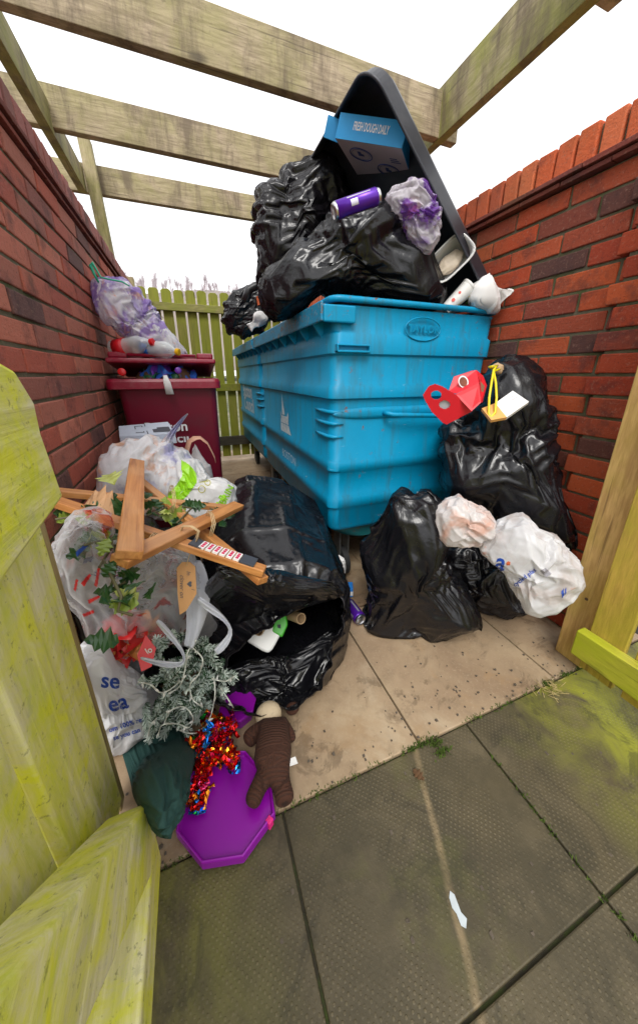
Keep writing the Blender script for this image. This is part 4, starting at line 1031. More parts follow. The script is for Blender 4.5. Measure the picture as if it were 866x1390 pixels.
m.build('red_print',REDW,cb,smooth=True); m2.build('blue_print',BLU,cb,smooth=True)
junk('loose_wrappers','red and orange packets glowing through the translucent grey carrier bag','wrappers',ond(165,868,1.17),(.08,.04,.05),[REDW,ORG,REDW],64,24,.06)
junk('loose_wrappers','red, white and blue packets wedged under the left end of the star','wrappers',ond(115,800,1.30),(.09,.05,.12),[REDW,BLW,WHT],65,30,.05)
HND=m_film('handle_film',(.72,.74,.80),.78,.28,.4)
def loop(pts,w_,d0,parent,name='carry_handle'):
    m=MB(); V=[]; n_=len(pts)
    for k,(a,b) in enumerate(pts):
        a0,b0=pts[max(0,k-1)]; a1,b1=pts[min(n_-1,k+1)]; dx,dy=a1-a0,b1-b0; l=math.hypot(dx,dy); nx,ny=-dy/l,dx/l; ww=w_*(.75+.35*math.sin(k*1.3))
        for j in range(5):
            f=j/4-.5; V.append(ond(a+nx*ww*f,b+ny*ww*f,d0+.012*math.sin(j*2+k*.8)))
    m.add(V,[(i*5+j,(i+1)*5+j,(i+1)*5+j+1,i*5+j+1) for i in range(n_-1) for j in range(4)]); return m.build(name,HND,parent,smooth=True,sub=1,solid=.0012)
loop([(213,842),(222,852),(236,868),(248,884),(252,897),(245,903),(228,903),(208,899),(190,893)],9,.92,cb)
loop([(268,812),(280,822),(294,832),(306,842),(315,855),(310,868),(300,880),(292,886)],11,.95,cb)
loop([(262,760),(270,800),(268,830),(262,862),(255,880)],34,1.02,cb,'side_gusset')
m=MB(); q=[(186,890),(198,862),(212,880),(206,905),(192,912)]; P_=[ond(a,b,1.0) for a,b in q]; m.prism(P_,ray(200,885)*.012)
rc=m.build('snack_box',REDW); rc_=props(rc,'red box corner with white lettering poking out beside the frosted twigs','box'); 
m=MB(); V,Fc=text2d('ilo',1,True); pc=ond(201,884,.996); m.add([pc+ (RT*.85+UP*.5)*a*.022+(UP*.85-RT*.5)*b*.022 for a,b in V],Fc); m.build('white_lettering',WHT,rc)

# reusable bag with blue words, lowest at the left
RB=m_film('woven_white_bag',(.74,.74,.76),.95,.4,.4)
p,n=Vector((-.26,.83,.12)),Vector((-.25,.9,.3))
rb,RP,RT_=bag('shopping_bag','crumpled white shopping bag with big blue letters standing on the paving by the left gate',
    [(112,885),(135,880),(165,920),(195,935),(208,950),(222,968),(215,992),(190,1012),(165,1030),(140,1020),(125,980),(115,930)],(165,955),p,n,.05,.08,RB,foci=[(205,945)],g=.15,seed=95,lump=.3,cat='shopping bag',clampf=mkclamp(xmin=-.40))
tr=bvh(RP,RT_); m=MB()
for s_,c_,a_,z_ in (('se',(150,925),-4,30),('ea',(160,955),14,30)): V,Fc=text2d(s_,1,True,cuts=2); drape(m,V,Fc,c_,R(a_),z_,tr,.003)
for s_,c_,a_,z_ in (('om 100% rec',(172,984),18,9.5),('se you can',(172,997),18,9)): V,Fc=text2d(s_,1,True,cuts=1); drape(m,V,Fc,c_,R(a_),z_,tr,.003)
m.build('blue_lettering',BLU,rb)

# dark green cloth
def m_cloth():
    t=NT('green_cloth'); c=t.coord(); n=t.noise(t.mapping(c,(1,1,6)),60,4)
    col=t.mix(t.noise(c,5,4),(.010,.042,.038),(.018,.07,.06))
    return t.done(t.pr(col,.85,t.bump(n,.4,.003)))
p,n=Vector((-.19,.66,.06)),Vector((-.2,.55,.6))
bag('cloth','dark green cloth bundled on the paving between the left gate and the purple lid',
    [(168,1045),(178,1015),(205,1000),(235,995),(262,990),(270,1010),(262,1040),(256,1070),(245,1105),(226,1130),(205,1125),(190,1105),(175,1080)],(220,1060),p,n,.035,.05,m_cloth(),foci=[(262,992),(222,1128),(180,1010)],g=.26,seed=101,lump=.6,cat='cloth',p=2.1,shrink=.88)
# ================================================================== things on and around the bins
CB=plain('carton_blue',(.012,.30,.68),.5,.08,20); CW=plain('carton_lilac_white',(.50,.46,.52),.6,.05,20); NAVY=plain('navy_print',(.03,.06,.22),.5,.1,20); WPR=plain('white_print_ink',(.8,.8,.82),.5,.05,20)
t=empty('pizza_box',ony(500,250,1.55),'blue and white takeaway pizza box propped in the open black lid','box')
A=ony(455,187,1.50);Bp=ony(545,201,1.315); u=(Bp-A).normalized(); W_=(Bp-A).length
E_=ony(555,248,1.53); l=(E_-Bp); l=(l-u*l.dot(u)).normalized(); th=u.cross(l)
if th.z<0: th=-th
HT=.075; LN=.31
m=MB()
c0_=A+u*W_/2+l*LN/2+th*HT/2
m.obox(A+u*W_/2+l*LN/2+th*.001,u*W_/2,l*LN/2,th*.001); m.build('base_panel',CW,t)
m=MB(); m.obox(A+u*W_/2-l*.0012+th*HT/2,u*W_/2,l*.001,th*HT/2); m.build('front_panel',CB,t)
m=MB(); m.obox(Bp+u*.001+l*LN/2+th*HT/2,u*.001,l*LN/2,th*HT/2); m.build('side_panel',CB,t)
m=MB(); m.obox(A+u*W_/2+l*LN/2+th*HT,u*W_/2,l*LN/2,th*.001); m.build('lid_panel',CB,t)
m=MB(); m.obox(A-u*.03+l*.03+th*HT*.5,u*.03+l*.015,l*.002,th*HT*.45); m.build('end_flap',CB,t,bevel=.0005)
m=MB(); text_on(m,'FRESH DOUGH DAILY',A+u*W_*.52+th*HT*.55-l*.003,u,th,.036,.001,True); 
V,Fc=text2d('FRESH DOUGH DAILY',.030,True); m=MB(); tw_=max(v[0] for v in V)-min(v[0] for v in V); m.add([A+u*W_*.50+th*HT*.55-l*.0035+u*a*(.52*W_/tw_)+th*b*1.15 for a,b in V],Fc); m.build('white_lettering',WPR,t)
m=MB()
for (fu,fl,r_) in ((.30,.30,.048),(.66,.62,.05)):
    c=A+u*W_*fu+l*LN*fl-th*.0015
    m.tube([c+(u*math.cos(k/28*6.283)+l*math.sin(k/28*6.283))*r_ for k in range(28)],.0022,5,closed=True)
    m.tube([c+(u*math.cos(k/28*6.283)+l*math.sin(k/28*6.283))*r_*.80 for k in range(28)],.0006,4,closed=True)
    m.obox(c+l*.004,u*.012,l*.006,th*.0008); m.obox(c-u*.004-l*.012,u*.007,l*.009,th*.0008)
c=A+u*W_*.83+l*LN*.28-th*.0012
for k in range(3): m.bar(c+l*(.0+.014*k)-u*.02,c+l*(.0+.014*k)+u*(.012+.006*k),.005,.0006,l)
m.build('round_stamps',NAVY,t)

ALU=plain('can_metal',(.72,.72,.74),.28,.05,30,metal=1.); PUR=plain('can_purple',(.10,.015,.36),.28,.15,14,metal=.35); CANS=plain('can_silver_print',(.55,.52,.60),.3,.1,30,metal=.6)
def can(label,a,b,r,L,band=True,grp=None):
    a=Vector(a);ax=(Vector(b)-a).normalized(); t=empty('drink_can',a,label,'drink can',grp)
    MB().lathe(a,ax,[(0,r*.2),(.002,r*.74),(.0,r*.80),(.006,r*.93),(.012,r)],28).build('base',ALU,t,smooth=True)
    MB().lathe(a+ax*.012,ax,[(0,r*1.001),(L-.027,r*1.001),(L-.022,r*.97)],28).build('printed_wall',PUR,t,smooth=True)
    MB().lathe(a+ax*(L-.011),ax,[(0,r*.97),(.006,r*.86),(.010,r*.88),(.011,r*.86),(.006,r*.80),(.006,.001)],28).build('top',ALU,t,smooth=True)
    up=ax.orthogonal().normalized(); tc=a+ax*(L-.0035)
    MB().obox(tc+up*.008,up*.010,ax.cross(up)*.006,ax*.0006).build('ring_pull',ALU,t,bevel=.0005)
    m=MB(); 
    for a0,a1,h0,h1 in ((-1.2,-.9,.18,.82),(-.6,.1,.30,.42),(-.6,-.1,.5,.56),(-.5,0,.62,.66),(1.5,1.7,.3,.8),(2.0,2.7,.35,.5),(-2.6,-2.3,.2,.8),(.6,.75,.15,.85)):
        w1=ax.cross(up); V=[];K_=8
        for q in range(K_+1):
            an=a0+(a1-a0)*q/K_
            for hh in (h0,h1): V.append(a+ax*(L*hh)+(up*math.cos(an)+w1*math.sin(an))*(r*1.012))
        m.add(V,[(2*q,2*q+2,2*q+3,2*q+1) for q in range(K_)])
    m.build('silver_print',CANS,t)
    return t
can('purple and silver drink can lying on top of the heap under the pizza box',ond(452,287,1.47),ond(512,266,1.53),.028,.175)
can('purple drink can on the paving between the open black bag and the slumped bag',onz(472,818,.030),onz(487,838,.030),.028,.125)

# food container, cup, paper, stick in the corner of the bin
CLR=m_clear('clear_plastic',(.82,.82,.80),.30,.12); CUPW=plain('cup_white',(.80,.79,.76),.45,.04,20); CUPR=plain('cup_red_print',(.65,.06,.04),.45,.1,20); YEL=plain('cup_yellow_print',(.80,.48,.02),.45,.1,20); STR=plain('straw_white',(.82,.80,.78),.4,.03,10)
t=empty('food_container',ony(612,375,1.33),'clear plastic takeaway tub with pale leftovers leaning in the corner of the blue bin','food tub')
cn=ony(611,352,1.30); rr_=ray(614,352).normalized(); uu=(RT*.78+UP*.62).normalized(); vv=(UP*.78-RT*.62).normalized(); dd=(rr_*.9+Vector((0,0,-.35))).normalized(); uu=(uu-dd*uu.dot(dd)).normalized(); vv=dd.cross(uu)
m=MB(); V=[];pf=[(.094,.062,-.012),(.088,.056,-.012),(.086,.054,0),(.078,.048,.03),(.07,.042,.052),(.0,.0,.052)]
for (a,b,h) in pf:
    for k in range(32):
        an=k/32*6.283; ca,sa=math.cos(an),math.sin(an); q=(abs(ca)**4+abs(sa)**4)**(-.25); V.append(cn+uu*a*ca*q+vv*b*sa*q+dd*h)
m.add(V,[(i*32+k,i*32+(k+1)%32,(i+1)*32+(k+1)%32,(i+1)*32+k) for i in range(5) for k in range(32)]); m.build('tub',CLR,t,smooth=True,solid=.0012)
m=MB().tube([cn+uu*.094*math.cos(a)*((abs(math.cos(a))**4+abs(math.sin(a))**4)**-.25)+vv*.062*math.sin(a)*((abs(math.cos(a))**4+abs(math.sin(a))**4)**-.25)-dd*.012 for a in [k/40*6.283 for k in range(40)]],.0028,6,closed=True); m.build('tub_rim',m_clear('clear_rim',(.9,.9,.88),.6,.1),t,smooth=True)
FD=plain('pale_leftovers',(.62,.52,.40),.5,.3,40,.5)
P_,T_=icos(4); P_=P_*(1+.22*snoise(P_,1.2,5,3)[:,None]*.35); P_=np.array(cn+dd*.032)[None]+P_[:,[0]]*np.array(uu)[None]*.062+P_[:,[1]]*np.array(vv)[None]*.036+P_[:,[2]]*np.array(dd)[None]*.016
mesh('leftovers',P_,T_,FD,t,True)
t=empty('paper_cup',ony(620,405,1.34),'white paper cup with straw and red print, tipped beside the plastic tub','paper cup')
a=ony(611,414,1.33); b=ony(640,386,1.29); ax=(b-a).normalized(); a=a-ax*.03
MB().lathe(a,ax,[(0,.026),(.13,.037),(.131,.0385),(.134,.0385),(.134,.036)],32).build('cup_wall',CUPW,t,smooth=True).modifiers.new('e','EDGE_SPLIT')
MB().lathe(a+ax*.134,ax,[(0,.0392),(.006,.0392),(.006,.033),(.003,.031),(.003,.001)],32).build('cup_lid',CUPW,t,smooth=True).modifiers.new('e','EDGE_SPLIT')
MB().tube([a+ax*.13,ony(650,381,1.27),ony(665,371,1.24)],.0038,8).build('straw',STR,t,smooth=True)
up=(O-a); up=(up-ax*up.dot(ax)).normalized(); w1=ax.cross(up); 
def onlathe(h,an,o=.0012): r=.026+.011*h/.13+o; return a+ax*h+(up*math.cos(an)+w1*math.sin(an))*r
m=MB()
for h0,h1,a0,a1 in ((.02,.11,.75,.95),): 
    V=[onlathe(h0+(h1-h0)*i/6,x_) for i in range(7) for x_ in (a0+.05*i,a1+.0*i+.02)]; m.add(V,[(2*q,2*q+2,2*q+3,2*q+1) for q in range(6)])
m.build('yellow_stripe',YEL,t)
m=MB()
for (h,an,r_) in ((.045,-.25,.008),(.082,-.35,.006)):
    c=onlathe(h,an); e1=(onlathe(h,an+.05)-c).normalized(); m.add([c+(ax*math.cos(k/12*6.28)+e1*math.sin(k/12*6.28))*r_ for k in range(12)],[tuple(range(12))])
m.build('red_print',CUPR,t)
GS=plain('green_stick',(.10,.30,.02),.4,.2,30)
props(MB().tube([ony(633,412,1.33),ony(645,402,1.29),ony(660,395,1.26)],[.006,.007,.006],8).build('green_wrapper_stick',GS,smooth=True),'thin green stick of packaging between the paper cup and the crumpled paper','packaging')
def crumpled(name,label,cat,outline,c,p0,n,tk,mat,seed,amp=.35,parent=None,lvl=4):
    P,T,_=bag_shape(outline,c,p0,n,tk,tk,lvl,2.6,0,seed)
    rg=np.random.default_rng(seed); N=vnormals(P,T); sz=np.linalg.norm(P.max(0)-P.min(0))
    d=np.zeros(len(P))
    for k in range(26):
        v=rg.normal(size=3); v/=np.linalg.norm(v); o=P.mean(0)+rg.normal(size=3)*sz*.18; s_=(P-o)@v; d+=np.abs(s_)*rg.choice([-1,1])*.16
    d-=d.mean(); P=P+N*(d.clip(-sz*.12,sz*.12)*amp/.35)[:,None]
    o=mesh(name,P,T,mat,parent,lvl>4); 
    if not parent: props(o,label,cat)
    return o
crumpled('paper_scrap','crumpled white paper wrapper spilling over the right corner of the blue bin','paper',[(646,407),(650,394),(660,385),(674,384),(692,386),(700,393),(694,404),(682,414),(674,420),(664,410),(655,408)],(674,400),ony(674,400,1.24),(.3,.9,.1),.016,WHT,3,.5,None,5)
# things by the small far bag
t=crumpled('paper_scrap','small white tissue hanging at the left edge of the blue bin under the heap','paper',[(335,440),(345,428),(354,426),(360,432),(352,445),(342,450)],(347,438),ony(347,438,2.6),(.2,.9,.1),.03,WHT,9)
m=MB(); m.tube([ony(x_,y_,2.7) for x_,y_ in ((333,408),(338,393),(347,388),(358,389),(362,398),(358,410))],.03,8); o=props(m.build('container_handle',plain('black_plastic',(.02,.02,.022),.35,.2,20),smooth=True),'black plastic container handle sticking out beside the small far black bag','container')
m=MB(); m.prism([ony(a,b,2.62) for a,b in ((348,402),(356,399),(358,412),(350,414))],(0,.01,0)); m.build('red_label',RDP,o)

# red carton, drawstring, card on the tall black bag
RC=plain('carton_red',(.62,.008,.02),.45,.08,30); RCI=plain('carton_inside',(.22,.10,.055),.7,.1,30); BRN=plain('dessert_print',(.20,.05,.02),.5,.6,60)
t=empty('food_carton',ond(630,530,1.32),'opened red food carton with two round holes resting on the tall black bag','carton')
def pxq(pts,d): 
    return [ond(a,b,(d[i] if hasattr(d,'__len__') else d)) for i,(a,b) in enumerate(pts)]
def sheet(m,P,th_=.0015):
    P=[Vector(p) for p in P]; n_=(P[1]-P[0]).cross(P[2]-P[0]).normalized(); m.prism([p for p in P],n_*th_)
m=MB(); sheet(m,pxq([(611,524),(616,511),(640,503),(647,502),(651,516),(650,520),(619,534),(609,531)],[1.30,1.31,1.33,1.33,1.30,1.28,1.26,1.28])); m.build('top_panel',RC,t)
m=MB(); sheet(m,pxq([(618,535),(650,519),(653,546),(640,558)],[1.26,1.28,1.27,1.25])); m.build('front_panel',RC,t)
m=MB(); sheet(m,pxq([(651,516),(647,502),(656,510),(661,523),(655,546),(652,546)],[1.285,1.33,1.35,1.33,1.29,1.27])); m.build('end_panel',RC,t)
m=MB(); sheet(m,pxq([(637,525),(651,516),(658,524),(653,544),(645,536)],[1.30,1.30,1.31,1.29,1.30])); m.build('inside_panel',RCI,t)
# flap with round holes: fill grid then cut
poly=[(574,536),(582,524),(590,521),(600,524),(620,536),(641,558),(606,576),(600,573),(585,557),(577,543)]
V,Fc=grid2d(poly,1.0); keep=[]
for f in Fc:
    x=sum(V[i][0] for i in f)/4; y=sum(V[i][1] for i in f)/4
    if math.hypot((x-592)/7.4,(y-536)/6.2)<1 or math.hypot((x-603.5)/7.4,(y-549)/6.0)<1: continue
    keep.append(f)
c_,n_2=ond(605,548,1.25),ray(605,548).normalized()+Vector((-.25,.1,.3)); used=sorted({i for f in keep for i in f}); ix={v:i for i,v in enumerate(used)}
m=MB(); m.add([onp(V[i][0],V[i][1],c_,n_2) for i in used],[tuple(ix[i] for i in f) for f in keep]); m.build('flap',RC,t,solid=.0015)
m=MB(); c=[onp(603.5+7.6*math.cos(k/20*6.28),549+6.2*math.sin(k/20*6.28),c_+n_2.normalized()*.006,n_2) for k in range(20)]; m.add(c,[tuple(range(20))]); m.build('inner_disc',plain('grey_card',(.42,.43,.46),.5,.05,20),t)
m=MB(); cc_=Vector(ond(629,518,1.288)); e1=(ond(640,514,1.30)-ond(618,524,1.28)).normalized(); nn_=(O-cc_).normalized(); e2=nn_.cross(e1).normalized()
for k,(rr1,mt) in enumerate(((.022,0),(.017,1))): m.add([cc_+nn_*(.006+.0012*k)+e1*math.cos(a/20*6.28)*rr1*.75+e2*math.sin(a/20*6.28)*rr1 for a in range(20)],[tuple(range(20))],mt)
m.build('dessert_picture',[WPR,BRN],t)
YL=plain('yellow_drawstring',(.72,.60,.01),.35,.1,20)
m=MB(); m.tube([ond(a,b,d) for a,b,d in ((668,500,1.38),(664,498,1.36),(669,497,1.35),(675,496,1.37),(670,502,1.34),(667,520,1.30),(664,540,1.265),(663,562,1.255),(667,566,1.25),(672,560,1.26),(674,540,1.28),(673,520,1.31),(670,504,1.345),(678,501,1.37),(669,502,1.36))],[.004]*15,7); m.build('yellow_drawstring',YL,tb,smooth=True)
for k,(a,b) in enumerate(((664,566),(674,560))): pass
t=empty('card_sleeve',ond(690,548,1.29),'white printed card sleeve with orange end lying on the tall black bag','card')
m=MB(); sheet(m,pxq([(672,547),(696,530),(718,545),(688,566)],[1.30,1.36,1.33,1.26]),.012); m.build('white_card',WHT,t)
m=MB(); sheet(m,pxq([(654,554),(672,547),(688,566),(667,570)],[1.27,1.298,1.258,1.235]),.012); m.build('orange_end',plain('orange_card',(.70,.36,.10),.5,.1,20),t)
m=MB()
for k in range(4): a_=ond(690+k*3.5,541+k*2.4,1.315-.0*k); m.bar(a_-nn_*0,ond(699+k*3.5,535.5+k*2.4,1.338),.0012,.0005,UP)
m.build('small_print',plain('grey_print',(.35,.35,.4),.5),t)
props(crumpled('card_scrap','','',[(671,497),(676,492),(684,494),(686,502),(680,507),(673,504)],(678,500),ond(678,500,1.42),(.6,.7,0),.015,CRD,12),'scrap of tan cardboard in the neck of the tall black bag','card')
props(crumpled('paper_scrap','','',[(565,668),(575,665),(583,668),(580,673),(568,672)],(574,669),ond(574,669,1.38),(.6,.7,0),.012,WHT,14),'bit of white paper at the top of the slumped black bag','paper')

# bottles and oddments on the burgundy bin
PET=m_clear('clear_bottle_plastic',(.80,.86,.86),.30,.08); CAPR=plain('red_cap',(.65,.01,.015),.35,.05,10); CAPY=plain('yellow_cap',(.80,.45,.01),.35,.05,10); LBR=plain('red_bottle_label',(.62,.01,.02),.4,.1,30); LBB=plain('blue_bottle_label',(.01,.12,.50),.4,.1,30); CAPP=plain('purple_cap',(.12,.02,.30),.4,.1,10)
def bottle(label,a,b,r,L,lab,cap,l0,l1,seed=0):
    a=Vector(a); ax=(Vector(b)-a).normalized(); t=empty('plastic_bottle',a,label,'plastic bottle','empty drink bottles')
    MB().lathe(a,ax,[(0,r*.3),(.002,r*.75),(.012,r*.96),(.03,r),(L*.28,r),(L*.31,r*.94),(L*.5,r*.94),(L*.55,r),(L*.66,r*.98),(L*.80,r*.62),(L*.88,r*.36),(L*.93,r*.32)],28).build('bottle_wall',PET,t,smooth=True)
    MB().lathe(a+ax*L*l0,ax,[(0,r*1.01),(L*(l1-l0),r*1.01)],28).build('paper_label',lab,t,smooth=True)
    MB().lathe(a+ax*L*.915,ax,[(0,r*.40),(.003,r*.42),(.016,r*.42),(.018,r*.36)],20).build('cap',cap,t,smooth=True).modifiers.new('e','EDGE_SPLIT')
    return t
bottle('clear bottle with red label on the burgundy lid, nearest the left wall',ony(152,474,2.12),ony(196,466,2.03),.045,.25,LBR,CAPR,.12,.36)
bottle('clear bottle with blue label and yellow cap lying on the burgundy lid',ony(194,470,2.08),ony(232,476,2.0),.043,.21,LBB,CAPY,.02,.24)
def cap(label,c,ax,r,mat): 
    o=MB().lathe(c,ax,[(0,r*.92),(.002,r),(.016,r),(.018,r*.88)],20).build('bottle_cap',mat,smooth=True); props(o,label,'bottle cap'); return o
cap('red bottle cap poking out under the burgundy lid at the left',ony(166,505,1.99),(0,-1,.1),.019,CAPR)
cap('purple bottle cap poking out under the burgundy lid at the right',ony(242,503,2.0),(0,-1,.1),.017,CAPP)
m=MB(); V=[]; 
for i,(a,b) in enumerate(((224,509),(227,520),(231,535))):
    w_=(3,5.5,6)[i]
    for j in range(5): V.append(ony(a+w_*(j/2-1)*.9,b,1.965-.006*abs(math.sin(j*1.9+i))))
m.add(V,[(i*5+j,(i+1)*5+j,(i+1)*5+j+1,i*5+j+1) for i in range(2) for j in range(4)]); props(m.build('plastic_scrap',WHT,smooth=True,solid=.001),'white plastic scrap hanging over the rim of the burgundy bin','scrap')
GRNW=plain('dark_green_wrapper',(.02,.12,.05),.4,.2,12); BRNW=plain('brown_wrapper',(.12,.06,.03),.5,.2,12)
junk('loose_wrappers','coloured wrappers crammed under the lid of the burgundy wheelie bin','wrappers',(-.12,2.12,1.03),(.22,.06,.022),[BLW,GRNW,BRNW,PURP],66,20,.085)
CGB=plain('grey_blue_card',(.42,.47,.55),.55,.12,30); DK=plain('dark_print',(.05,.055,.07),.5)
t=empty('cardboard_box',ony(200,592,1.56),'flattened blue grey printed cardboard box lying against the burgundy bin','box')
a0,b0,c0_,d0=ony(161,578,1.68),ony(228,572,1.64),ony(238,588,1.55),ony(162,592,1.58)
m=MB(); m.prism([d0,c0_,b0,a0],(0,0,-.045)); m.build('box_body',CGB,t,bevel=.002)
m=MB(); 
def quadpt(s_,v_): return a0.lerp(b0,s_).lerp(d0.lerp(c0_,s_),v_)+Vector((0,-.001,.002))
for (s0,s1,v0,v1) in ((.30,.46,.2,.25),(.30,.46,.78,.83),(.30,.32,.2,.83),(.44,.46,.2,.83),(.5,.52,.0,1),(.62,.95,.45,.85)): m.add([quadpt(s0,v0),quadpt(s1,v0),quadpt(s1,v1),quadpt(s0,v1)],[(0,1,2,3)])
m.build('dark_print',DK,t)
m=MB(); pts=[(252,628),(250,612),(254,598),(262,592),(272,592),(282,600),(291,618),(293,626)]; V=[]
for k,(a,b) in enumerate(pts):
    for j in range(2): V.append(ony(a+(j*6 if k<4 else 0),b+(j*(6 if k>=3 else 3)) *(1-.08*k),1.62-.02*j))
m.add(V,[(2*k,2*k+2,2*k+3,2*k+1) for k in range(len(pts)-1)]); props(m.build('card_strip',plain('tan_card_strip',(.55,.30,.20),.6,.1,20),smooth=True,solid=.002),'curled tan card strip arching in front of the burgundy bin','card')
crumpled('card_scrap','bent grey card piece standing behind the lime banded carrier bag','card',[(250,628),(258,605),(266,600),(275,622),(282,650),(268,655),(255,645)],(266,630),ony(266,630,1.56),(.1,.95,.1),.02,plain('grey_scrap_card',(.45,.42,.42),.6,.15,20),18)

# ---------------- wooden star with holly
def sp(px,py,dz=0.): 
    n_=Vector((.35,0,1)); return onp(px,py,Vector((0,0,.62+dz)),n_)
def m_star():
    t=NT('orange_pine'); c=t.pos(); i=t.rpi()
    o=t.n('ShaderNodeCombineXYZ',inp={0:i,1:i,2:i}).outputs[0]; o=t.n('ShaderNodeVectorMath',operation='SCALE',inp={0:o,3:5.}).outputs[0]
    c2=t.n('ShaderNodeVectorMath',operation='ADD',inp={0:c,1:o}).outputs[0]
    g=t.noise(t.n('ShaderNodeVectorMath',operation='MULTIPLY',inp={0:t.n('ShaderNodeAttribute',attribute_name='grain').outputs['Vector'],1:(3,60,60)}).outputs[0],1.2,5,.6,.6)
    col=t.mix(t.ramp(g,[(.36,0),(.64,1)]),(.33,.115,.028),(.56,.25,.075))
    col=t.mix(t.math('MULTIPLY',t.ramp(t.noise(c,6,3),[(.5,0),(.7,1)]),.5),col,(.60,.33,.16))
    return t.done(t.pr(col,.45,t.bump(g,.2,.002)))
SW=m_star()
t=empty('wooden_star',sp(215,720),'five pointed star of orange pine slats lying on top of the left heap','wooden star')
nst=Vector((.35,0,1)).normalized()
def slat(p,q,dz,w_=.052,th_=.018,ext=.02):
    a=sp(*p)+nst*dz; b=sp(*q)+nst*dz; d=(b-a).normalized(); a=a-d*ext; b=b+d*ext; sd=nst.cross(d)
    m=MB(); m.bar(a,b,w_,th_,sd); o=m.build('slat',SW,t,bevel=.0025)
    at=o.data.attributes.new('grain','FLOAT_VECTOR','POINT'); L_=(b-a).length
    at.data.foreach_set('vector',np.array([[(v.co-a).dot(d)+dz*40+w_*9,(v.co-a).dot(sd),(v.co-a).dot(nst)] for v in o.data.vertices],dtype=np.float32).ravel()); return a,b,d,sd
slat((186,650),(350,783),0.,.032)
slat((-10,663),(312,692),.006,.030)
slat((-10,664),(345,783),.0215,.034)
slat((167,782),(316,702),.0395,.040,.018)
slat((181,650),(168,783),.0585,.046,.020)
a_,b_,d_,s_=sp(258,752)+nst*.0325,sp(338,779)+nst*.0325,None,None
d_=(b_-a_).normalized(); s_=nst.cross(d_); Ls=(b_-a_).length
MB().obox(a_+d_*.012,d_*.016,s_*.018,nst*.002).build('black_tape',DK,t); MB().obox(b_-d_*.010,d_*.018,s_*.021,nst*.002).build('black_tape',DK,t)
m=MB(); md=MB()
for k in range(6):
    c=a_+d_*(Ls*(.18+.115*k))
    m.obox(c,d_*Ls*.046,s_*.018,nst*.0022)
    for q in (-1,0,1): md.obox(c+s_*q*.010+nst*.0026,d_*Ls*.022,s_*.0035,nst*.0006)
m.build('white_ribbon',WHT,t); md.build('red_print',plain('crimson_print',(.55,.01,.08),.5),t)
TW=plain('twine',(.55,.40,.22),.85,.2,60)
for (pa,pb,hh) in (((196,758),(208,742),.03),((229,676),(232,700),.04),((276,722),(282,742),.06),((240,745),(262,752),.055)):
    a=sp(*pa)+nst*hh;b=sp(*pb)+nst*hh; c=(a+b)/2
    m=MB()
    for q in range(3):
        off=(b-a).normalized().cross(nst)*.004*(q-1); m.tube([a+off-nst*.03,a+off+nst*.006,c+off+nst*.012,b+off+nst*.006,b+off-nst*.03],.0011,5)
    m.build('twine_wrap',TW,t,smooth=True)
# tag hanging off the star
TG=plain('tag_card',(.50,.26,.10),.7,.12,25,.3)
t=empty('gift_tag',ond(254,795,.90),'brown cardboard gift tag with handwriting hanging below the wooden star','gift tag')
pc,pn=ond(254,798,.93),ray(254,798).normalized()+Vector((.15,0,.1))
P_=[onp(a,b,pc,pn) for a,b in ((240,771),(247,763),(258,763),(265,769),(267,806),(253,829),(244,835),(241,805))]
MB().prism(P_,pn.normalized()*.0015).build('tag_board',TG,t)
m=MB(); 
for s_t,cx_,cy_,z_ in (('clover on',247,796,8.6),('In',256,778,8),('I',262,800,7)):
    V,Fc=text2d(s_t,1,False,shear=.3); m.add([onp(cx_+b*z_*1.0,cy_+a*z_*.95,pc-pn.normalized()*.0015,pn) for a,b in V],Fc)
ht=[]
for k in range(24):
    a=k/24*6.283; ht.append(onp(257.5+(13*math.cos(a)-5*math.cos(2*a)-2*math.cos(3*a)-math.cos(4*a))*.24,793+16*math.sin(a)**3*.24,pc-pn.normalized()*.0015,pn))
m.add(ht,[tuple(range(24))]); m.build('ink_writing',DK,t)
MB().tube([onp(253,768,pc-pn.normalized()*.002,pn),ond(256,758,.91),sp(262,745)+nst*.05],.001,5).build('string',TW,t)

# holly
HG=[plain('holly_green',(.018,.060,.014),.30,.4,40),plain('holly_yellow_green',(.20,.27,.035),.35,.3,30),plain('holly_pale',(.42,.46,.12),.40,.25,30)]
def leaf(m,c,d,n_,L_,mi=0,curl=.25):
    d=Vector(d).normalized(); n_=Vector(n_); n_=(n_-d*n_.dot(d)).normalized(); s_=d.cross(n_); V=[];N_=4
    L1=[];R1=[];mid=[]
    for i in range(2*N_+1):
        f=i/(2*N_); wv=math.sin(math.pi*f**.85)*.36*L_; wv*= 1.2 if i%2 else .66
        if i in (0,2*N_): wv=0
        z_=-curl*L_*(f-.5)**2*1.6; lift=(.07*L_ if i%2 else -.02*L_)
        mid.append(c+d*(f-.5)*L_+n_*z_); L1.append(c+d*((f-.5)*L_+(.03*L_ if i%2 else 0))+s_*wv+n_*(z_+lift)); R1.append(c+d*((f-.5)*L_+(.03*L_ if i%2 else 0))-s_*wv+n_*(z_+lift))
    V=mid+L1+R1; n0=2*N_+1
    m.add(V,[(i,i+1,n0+i+1,n0+i) for i in range(2*N_)]+[(i+1,i,2*n0+i,2*n0+i+1) for i in range(2*N_)],mi)
rg=random.Random(5)
t=empty('holly_garland',sp(150,730),'straggly holly garland with dark and yellowing leaves wound under the wooden star','holly')
ml=[MB(),MB(),MB()]; ms=MB()
paths=[[(75,705),(110,700),(150,685),(190,680),(215,690)],[(115,740),(150,730),(160,760),(150,800),(170,790)],[(200,700),(235,685),(260,690),(240,710)],[(285,690),(305,700),(320,695)],[(140,760),(165,810),(160,830),(180,835)],[(160,700),(185,720),(150,745),(135,770)]]
